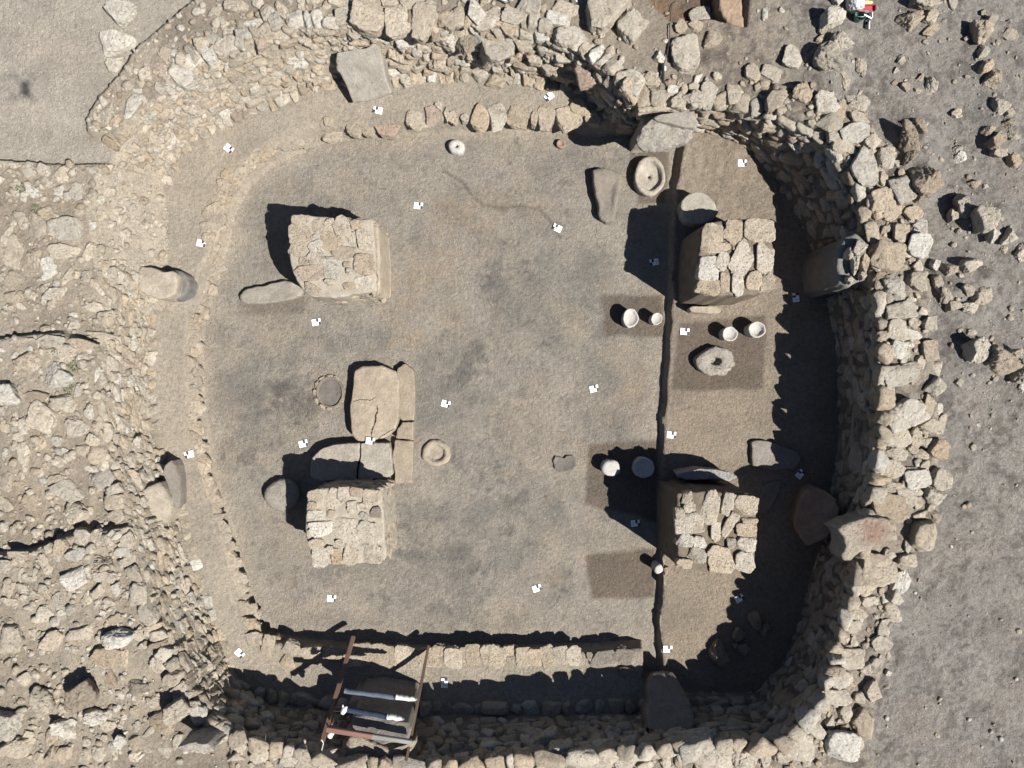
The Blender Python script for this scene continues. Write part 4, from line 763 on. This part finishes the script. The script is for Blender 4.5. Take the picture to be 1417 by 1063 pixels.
scatter(350, lambda x, y: float(gul(x, y) < 0), .004, .016, 'pwh')
scatter(1500, lambda x, y: float(gt(x, y) <= 0), .003, .010, 'pshbd')
tag(hp.build("pebbles"), kind='stuff')

# ------------------------------------------------------------------ survey markers
CARD = plain("white_card", (.80, .80, .78), .7, 0, .03); INK = plain("black_ink", (.03, .03, .035), .7, 0, .05); FAINT = plain("grey_ink", (.36, .37, .38), .7, 0, .05)
def boxmesh(name, m, dims, bev=0.0, col=None):
    import bmesh
    bm = bmesh.new(); bmesh.ops.create_cube(bm, size=1); bmesh.ops.scale(bm, vec=dims, verts=bm.verts)
    if bev: bmesh.ops.bevel(bm, geom=bm.edges[:], offset=bev, segments=2, affect='EDGES')
    me = bpy.data.meshes.new(name); bm.to_mesh(me); bm.free(); me.materials.append(m)
    o = bpy.data.objects.new(name, me); COL.objects.link(o)
    if col: o.color = (*lin(*col), 1)
    return o
proto_card = boxmesh("card", CARD, (.122, .09, .003)); proto_sq = boxmesh("black_square", INK, (.031, .044, .002)); proto_no = boxmesh("printed_mark", FAINT, (.010, .026, .002))
MK = [(523,153,-12,1,"beside the leaning grey wall slab"),(760,134,38,1,"on the bench near the deep wall shadow"),(317,206,-40,0,"on the bench's upper curve"),(279,337,-12,0,"on the bench above the boulder with grey face"),(579,285,-5,0,"right of the shadowed plastered pillar"),(771,316,-25,1,"at the end of the curved floor groove"),(438,446,10,0,"below the long rounded slab"),(905,363,10,1,"in the tall pillar's shadow above the wet square"),(947.5,459,-5,0,"on the platform left of the white cups"),(1027,226,0,0,"at the shadow edge on the upper platform"),(1101,412,95,0,"in the shade below the huge smooth block"),(617,559,-14,0,"on open floor right of the kerb"),(822,538,15,0,"on open floor near the cut step"),(420,614,15,0,"left of the cracked bench slab"),(513,610,-5,0,"between the oblong slab and cracked slab"),(262,629,15,1,"on the bench beside the streaked wall slab"),(929,602,-5,0,"on the platform edge above the blade slab"),(1107,656,50,0,"in the shade beside the large flat slab"),(879,724,5,0,"in the pillar shadow below the stone disc"),(459,828,-5,0,"on the floor below the lower plastered pillar"),(743,814,20,0,"on the floor left of the wet rectangle"),(1023,828,30,0,"in the shade below the tall pillar"),(332,904,-45,0,"on the bench at the lower corner"),(615,945,88,0,"in the shade on the bench by the props"),(924,898,0,0,"in the shade by the end of the bench")]
MLAY = {0: .03, 1: -.03}
for k, (x, y, an, side, where) in enumerate(MK):
    if k == 14: X, Y = P(x, y, .2); Z = .212
    else: X, Y, Z = hit(x, y)
    e = tag(empty("survey_marker", (X, Y, Z + .012)), "white survey card with black squares " + where, "survey marker", "survey marker cards")
    e.rotation_euler = (random.uniform(-.04, .04), random.uniform(-.04, .04), math.radians(an))
    sg = -1 if side else 1
    for j, (pr, dx, dy, dz) in enumerate(((proto_card, 0, 0, 0), (proto_sq, sg * .016, .022, .0022), (proto_sq, sg * .045, -.022, .0022), (proto_no, -sg * .03, .010, .0022), (proto_no, -sg * .03, -.018, .0022))):
        o = pr.copy(); COL.objects.link(o); o.parent = e; o.location = (dx, dy, dz)
for o in (proto_card, proto_sq, proto_no): bpy.data.objects.remove(o)

# ------------------------------------------------------------------ timber props, padded straps and rope round the leaning slab
def V3(px, py, z): return Vector((*P(px, py, z), z))
def bar(name, a, b, w, h, m, col=None, bev=.004):
    d = b - a; o = boxmesh(name, m, (w, h, d.length), bev, col); o.location = (a + b) / 2; o.rotation_euler = d.to_track_quat('Z', 'Y').to_euler(); return o
def tube(name, pts, r, m, col=None, sag=0):
    pts = [Vector(p) for p in pts]; V = []; F = []; n = 10; ref = Vector((0, 0, 1))
    for k, p in enumerate(pts):
        d = (pts[min(k + 1, len(pts) - 1)] - pts[max(k - 1, 0)]).normalized(); u = d.cross(ref)
        if u.length < .05: u = d.cross(Vector((1, 0, 0)))
        u.normalize(); w = d.cross(u); rr = r[k] if isinstance(r, (list, tuple)) else r
        for j in range(n):
            t = 2 * math.pi * j / n; V.append(p + (u * math.cos(t) + w * math.sin(t)) * rr)
    for k in range(len(pts) - 1):
        for j in range(n): F.append((k * n + j, k * n + (j + 1) % n, (k + 1) * n + (j + 1) % n, (k + 1) * n + j))
    F.append(tuple(range(n))); F.append(tuple(range((len(pts) - 1) * n, len(pts) * n))[::-1])
    me = bpy.data.meshes.new(name); me.from_pydata([v[:] for v in V], [], F); me.update(); me.polygons.foreach_set("use_smooth", [True] * len(F)); me.materials.append(m)
    o = bpy.data.objects.new(name, me); COL.objects.link(o)
    if col: o.color = (*lin(*col), 1)
    return o
def line(a, b, n, wob=.0, sag=0):
    return [a.lerp(b, k / n) + Vector((random.uniform(-wob, wob), random.uniform(-wob, wob), random.uniform(-wob, wob) - sag * math.sin(math.pi * k / n))) for k in range(n + 1)]
LE, LF = V3(489, 881, .25), V3(446, 1026, 1.2); RE, RF = V3(593, 894, .25), V3(562, 1054, 1.25)
thing(bar("timber_prop", LE, LF, .055, .045, WOOD, (142,106,80)), "brown timber prop leaning from the bench edge, nearer the bench corner", "prop", "timber props")
thing(bar("timber_prop", RE, RF, .035, .05, WOOD, (132,104,80)), "thin timber prop leaning from the bench edge beside the survey card", "prop", "timber props")
e = thing(empty("timber_brace", V3(453, 1009, 1.05)), "reddish timber cross brace with a bracket over the leaning slab", "brace")
under(bar("cross_bar", V3(452, 1009, 1.25), V3(516, 1019, 1.30), .06, .05, WOOD, (160,112,94)), e)
under(bar("grey_end", V3(514, 1018.5, 1.30), V3(570, 1027, 1.33), .05, .045, WOOD, (166,160,154)), e)
under(bar("bracket", V3(463, 981, .93), V3(472, 981.5, .93), .045, .05, WOOD, (160,118,96)), e)
under(bar("bracket", V3(459, 1003, 1.12), V3(461, 985, 1.0), .025, .03, WOOD, (140,104,84)), e)
PAD = plain("padded_blue_cloth", lin(104, 118, 134), .9, 0, .2, 25); PAD2 = plain("dark_blue_cloth", lin(44, 64, 88), .9, 0, .2, 25); WHT = plain("white_cloth", (.5, .49, .47), .9, 0, .1, 40); ROPE = plain("white_rope", (.62, .60, .56), .9)
for (a, b, m, l) in ((V3(477, 957, .92), V3(577, 968, .98), PAD, "pale blue padded strap across the top of the leaning slab"), (V3(478, 982, 1.14), V3(558, 995.5, 1.2), PAD2, "dark blue padded strap across the middle of the leaning slab")):
    e = thing(empty("padded_strap", a), l, "strap", "padded straps"); f = a.lerp(b, .72)
    under(tube("padding", line(a, f, 14, .004), .034, m), e); under(tube("torn_end", line(f, b, 8, .007), [.032, .03, .034, .028, .033, .026, .03, .022, .012], WHT), e)
for (x, y, z, l) in ((475, 983, 1.16, "knotted white cloth at the upper end of the brace"), (457, 1017, 1.12, "knotted white cloth at the foot of the brace")):
    e = thing(empty("cloth_knot", V3(x, y, z)), l, "cloth", "white cloth knots")
    under(tube("knot", line(V3(x - 3, y + 4, z), V3(x + 4, y - 4, z + .02), 6, .012), [.012, .03, .036, .028, .038, .024, .008], WHT), e)
    under(tube("loose_end", line(V3(x, y, z + .02), V3(x - 1, y - 8, z + .03), 4, .008), [.016, .012, .014, .01, .004], WHT), e)
thing(tube("string", [V3(445, 1024, 1.22), V3(447.5, 1029, 1.22), V3(446, 1035, 1.24), V3(444, 1042, 1.26), V3(442.5, 1052, 1.25), V3(442, 1070, 1.22)], .0045, ROPE), "thin white string trailing down from the timber prop", "string")
e = thing(empty("leaning_slab", V3(525, 990, .2)), "broken grey brown slab leaning under the blue padded straps", "slab")
under(slab("slab_piece", T((400, 850), s5, [(415,590),(480,580),(650,590),(800,625),(850,700),(840,745),(640,730),(430,700),(405,640)]), .80, .2, .04, .014, 1.0, grad=(0, -.5), rgb=(176,160,140), n=110), e)
under(slab("slab_piece", T((400, 850), s5, [(435,705),(560,690),(680,715),(820,750),(855,790),(820,880),(640,905),(500,850),(430,780)]), 1.16, .3, .03, .014, 1.0, grad=(.05, -.45), shift=(0, .12), rgb=(158,150,138), n=110), e)
thing(slab("crest_block", T((400, 850), s5, [(400,860),(480,845),(600,900),(760,965),(860,880),(880,920),(800,990),(720,1030),(600,1070),(440,1070),(385,960)]), 1.16, .9, .05, .02, 1.0, rgb=(210,194,168), n=100, m=STONE), "pale rough block on the wall crest under the brace", "stone")

# ------------------------------------------------------------------ rods, cable, tools, weeds
ROD = plain("white_paint", (.78, .78, .76), .5, 0, .04)
def on(px, py, dz=.01): x, y, z = hit(px, py); return Vector((x, y, z + dz))
for (a, b, l) in (((676,-6),(703,8.5),"white rod end lying flat among the wall stones at the crest"),((794,-6),(797,9),"white rod end standing out between two pale stones")):
    e = thing(empty("white_rod", on(*a)), l, "rod", "white rods"); A, B_ = on(*a, .09), on(*b, .09)
    under(tube("rod", line(A, B_, 4), .012, ROD), e); under(tube("rod_tip", [B_, B_ + (B_ - A).normalized() * .03], [.012, .004], INK), e)
e = thing(empty("cable", on(918, 100)), "thin dark cable with a black clamp draped over the wall top", "cable")
CAB = plain("dark_cable", lin(84, 76, 68), .7); BLK = plain("black_plastic", lin(44, 44, 46), .5)
under(tube("cord", [on(x, y, .035) for x, y in ((934,4),(929,10),(927,22),(926,36),(926,50),(924.5,64),(922,78),(918,90),(915,104),(913,118),(911,128))], .006, CAB), e)
under(bar("clamp", on(916, 90, .05), on(916.5, 117, .05), .03, .03, BLK, None, .006), e); under(bar("clip", on(919, 95, .06), on(919, 101, .06), .02, .02, ROD, None, .004), e)
def lathe(name, prof, c, m, n=28):
    V = []; F = []
    for r, z in prof:
        for j in range(n): V.append((c[0] + r * math.cos(6.28318 * j / n), c[1] + r * math.sin(6.28318 * j / n), c[2] + z))
    for k in range(len(prof) - 1):
        for j in range(n): F.append((k * n + j, k * n + (j + 1) % n, (k + 1) * n + (j + 1) % n, (k + 1) * n + j))
    F.append(tuple(range(n))[::-1]); F.append(tuple(range((len(prof) - 1) * n, len(prof) * n)))
    me = bpy.data.meshes.new(name); me.from_pydata(V, [], F); me.update(); me.polygons.foreach_set("use_smooth", [True] * len(F)); me.materials.append(m)
    o = bpy.data.objects.new(name, me); COL.objects.link(o); return o
RED = plain("red_plastic", lin(196, 78, 84), .5, 0, .15); GRN = plain("green_plastic", lin(70, 140, 122), .5, 0, .1); BLU = plain("dark_blue_plastic", lin(58, 74, 90), .6); YEL = plain("yellow_cloth", lin(220, 214, 150), .9, 0, .2, 30); STL = plain("grey_steel", lin(190, 192, 190), .4, .6); PLA = plain("white_plastic_bag", lin(206, 208, 208), .45, 0, .2, 45)
g = on(1185, 27, 0); e = thing(empty("bucket", g), "small green bucket by the white bag on the open ground", "bucket")
under(lathe("pail", [(.045, 0), (.058, .05), (.068, .11), (.071, .115), (.066, .112), (.056, .05), (.043, .012)], g, GRN), e)
under(tube("bail", [g + Vector((.068 * math.cos(t), .068 * math.sin(t) * .25 - .05 * math.sin(t), .112 + .012 * math.sin(t))) for t in np.linspace(0, 3.14, 12)], .003, STL), e)
a = on(1179, 24, .16); b = on(1195, 24, .13); e = thing(empty("trowel", a), "small trowel with a red handle laid across the green bucket", "trowel")
under(tube("handle", line(a, a.lerp(b, .6), 6), [.008, .011, .012, .012, .011, .01, .007], RED), e); under(bar("blade", a.lerp(b, .6), b, .03, .004, STL, None, .001), e)
c = on(1197, 14, .03); e = thing(empty("dustpan", c), "red dustpan lying beside the white bag", "dustpan")
under(boxmesh("pan", RED, (.20, .07, .012), .004), e).location = c; 
for dx, dy, sx, sy in ((0, .033, .20, .008), (-.098, 0, .008, .07), (.098, 0, .008, .07)): under(boxmesh("pan_side", RED, (sx, sy, .04), .003), e).location = c + Vector((dx, dy, .02))
under(boxmesh("pan_lip", ROD, (.15, .014, .006), .002), e).location = c + Vector((-.01, -.044, 0))
c = on(1201, 24, .04); e = thing(empty("hand_brush", c), "dark blue hand brush with white bristle edge right of the bucket", "brush")
under(boxmesh("brush_head", BLU, (.055, .085, .05), .012), e).location = c; under(boxmesh("bristles", ROD, (.012, .09, .03), .004), e).location = c + Vector((.034, 0, -.01)); under(bar("handle", c + Vector((0, -.03, 0)), c + Vector((-.02, -.11, 0)), .02, .015, BLU, None, .005), e)
a, b = on(1188, 28.5, .14), on(1201, 31.5, .10); e = thing(empty("ruler", a), "short white scale bar leaning on the green bucket", "ruler"); under(bar("bar", a, b, .016, .004, ROD, None, .001), e); under(boxmesh("bar_end", INK, (.018, .018, .006), .001), e).location = b
c = on(1198, 36, .02); e = thing(empty("scoop", c), "dark metal scoop with a pale edge lying below the brush", "scoop"); under(boxmesh("scoop_blade", BLK, (.045, .085, .02), .006), e).location = c; under(boxmesh("scoop_edge", ROD, (.016, .11, .012), .004), e).location = c + Vector((.034, .01, 0))
cl = put_stone("yellow_cloth", 1199, 6, 18, 8, 0, 'p', hz=.03); cl.data = cl.data.copy(); cl.data.materials[0] = YEL; thing(cl, "crumpled pale yellow cloth beside the white bag", "cloth")
e = thing(empty("plastic_bag", on(1179, 8, 0)), "crumpled greyish white plastic bag beside a white boulder", "bag")
d0 = ICO[5][0]; rr = .1 * (1 + .28 * np.abs(fbm(d0 * 2.2 + 4)) + .16 * np.abs(fbm(d0 * 6)) + .06 * fbm(d0 * 14)); vv = d0 * rr[:, None] * np.array([1, 1.15, .95])
me = bpy.data.meshes.new("sack"); fill(me, vv, ICO[5][1]); me.materials.append(PLA); o = bpy.data.objects.new("sack", me); COL.objects.link(o); o.location = on(1180, 8, .07); under(o, e)
under(tube("twisted_neck", [on(1180, 8, .15), on(1183, 3, .19), on(1186, 0, .18)], [.03, .018, .03], PLA), e)
LEAF = plain("weed_leaf", lin(96, 116, 74), .7, 0, .25, 30)
for k, (x, y, l) in enumerate(((31,262,"small green weed between the stones on the upper terrace"),(52,290,"tiny green weed beside a grey flat slab"),(103,506,"green weed at the upper side of the pitted boulder"),(97,536,"green weed at the lower side of the pitted boulder"),(80,484,"sparse green weed under the stone step"))):
    c = on(x, y, 0); V = []; F = []
    for j in range(40):
        a = random.uniform(0, 6.28); r = random.uniform(.01, .06); p = c + Vector((r * math.cos(a), r * math.sin(a), random.uniform(.005, .05))); L = random.uniform(.012, .026); t = Vector((math.cos(a), math.sin(a), random.uniform(-.2, .6))) * L; s = Vector((-t.y, t.x, 0)) * .4
        n = len(V); V += [p, p + t * .5 + s, p + t, p + t * .5 - s]; F.append((n, n + 1, n + 2, n + 3))
    me = bpy.data.meshes.new("weed"); me.from_pydata([v[:] for v in V], [], F); me.update(); me.materials.append(LEAF); o = bpy.data.objects.new("weed", me); COL.objects.link(o); thing(o, l, "weed", "weeds in the rubble")
TWIG = plain("dry_twig", lin(96, 82, 68), .9)
e = thing(empty("dry_bush", on(152, 774)), "tangle of dark dry twigs in the rubble near the wall", "twigs")
for j in range(9):
    a = on(152, 775, .03) + Vector((random.uniform(-.06, .06), random.uniform(-.04, .04), 0)); b = a + Vector((random.uniform(-.16, .16), random.uniform(-.07, .07), random.uniform(-.01, .08)))
    under(tube("twig", [a, a.lerp(b, .5) + Vector((0, .015, .01)), b], [.005, .004, .002], TWIG), e)

# ------------------------------------------------------------------ the drone that takes the picture: its shadow falls on the path
e = thing(empty("drone", (0, 0, H + .07)), "small grey quadcopter hovering high above the excavation", "drone"); DG = plain("drone_grey", lin(150, 150, 152), .5)
o = under(boxmesh("body", DG, (.085, .20, .055), .02), e); o.location = (0, 0, H + .10)
for sx in (-1, 1):
    for sy in (-1, 1):
        a = Vector((sx * .04, sy * .07, H + .11)); b = Vector((sx * .13, sy * .14, H + .12)); under(tube("arm", [a, b], .006, DG), e)
        under(lathe("motor", [(.014, 0), (.014, .03), (.008, .035)], (b.x, b.y, b.z - .005), DG, 14), e)
        r = under(boxmesh("rotor_blade", BLK, (.18, .010, .002)), e); r.location = b + Vector((0, 0, .036)); r.rotation_euler = (0, 0, random.uniform(0, 3.14))
under(boxmesh("gimbal", BLK, (.03, .03, .03), .008), e).location = (0, .085, H + .065)
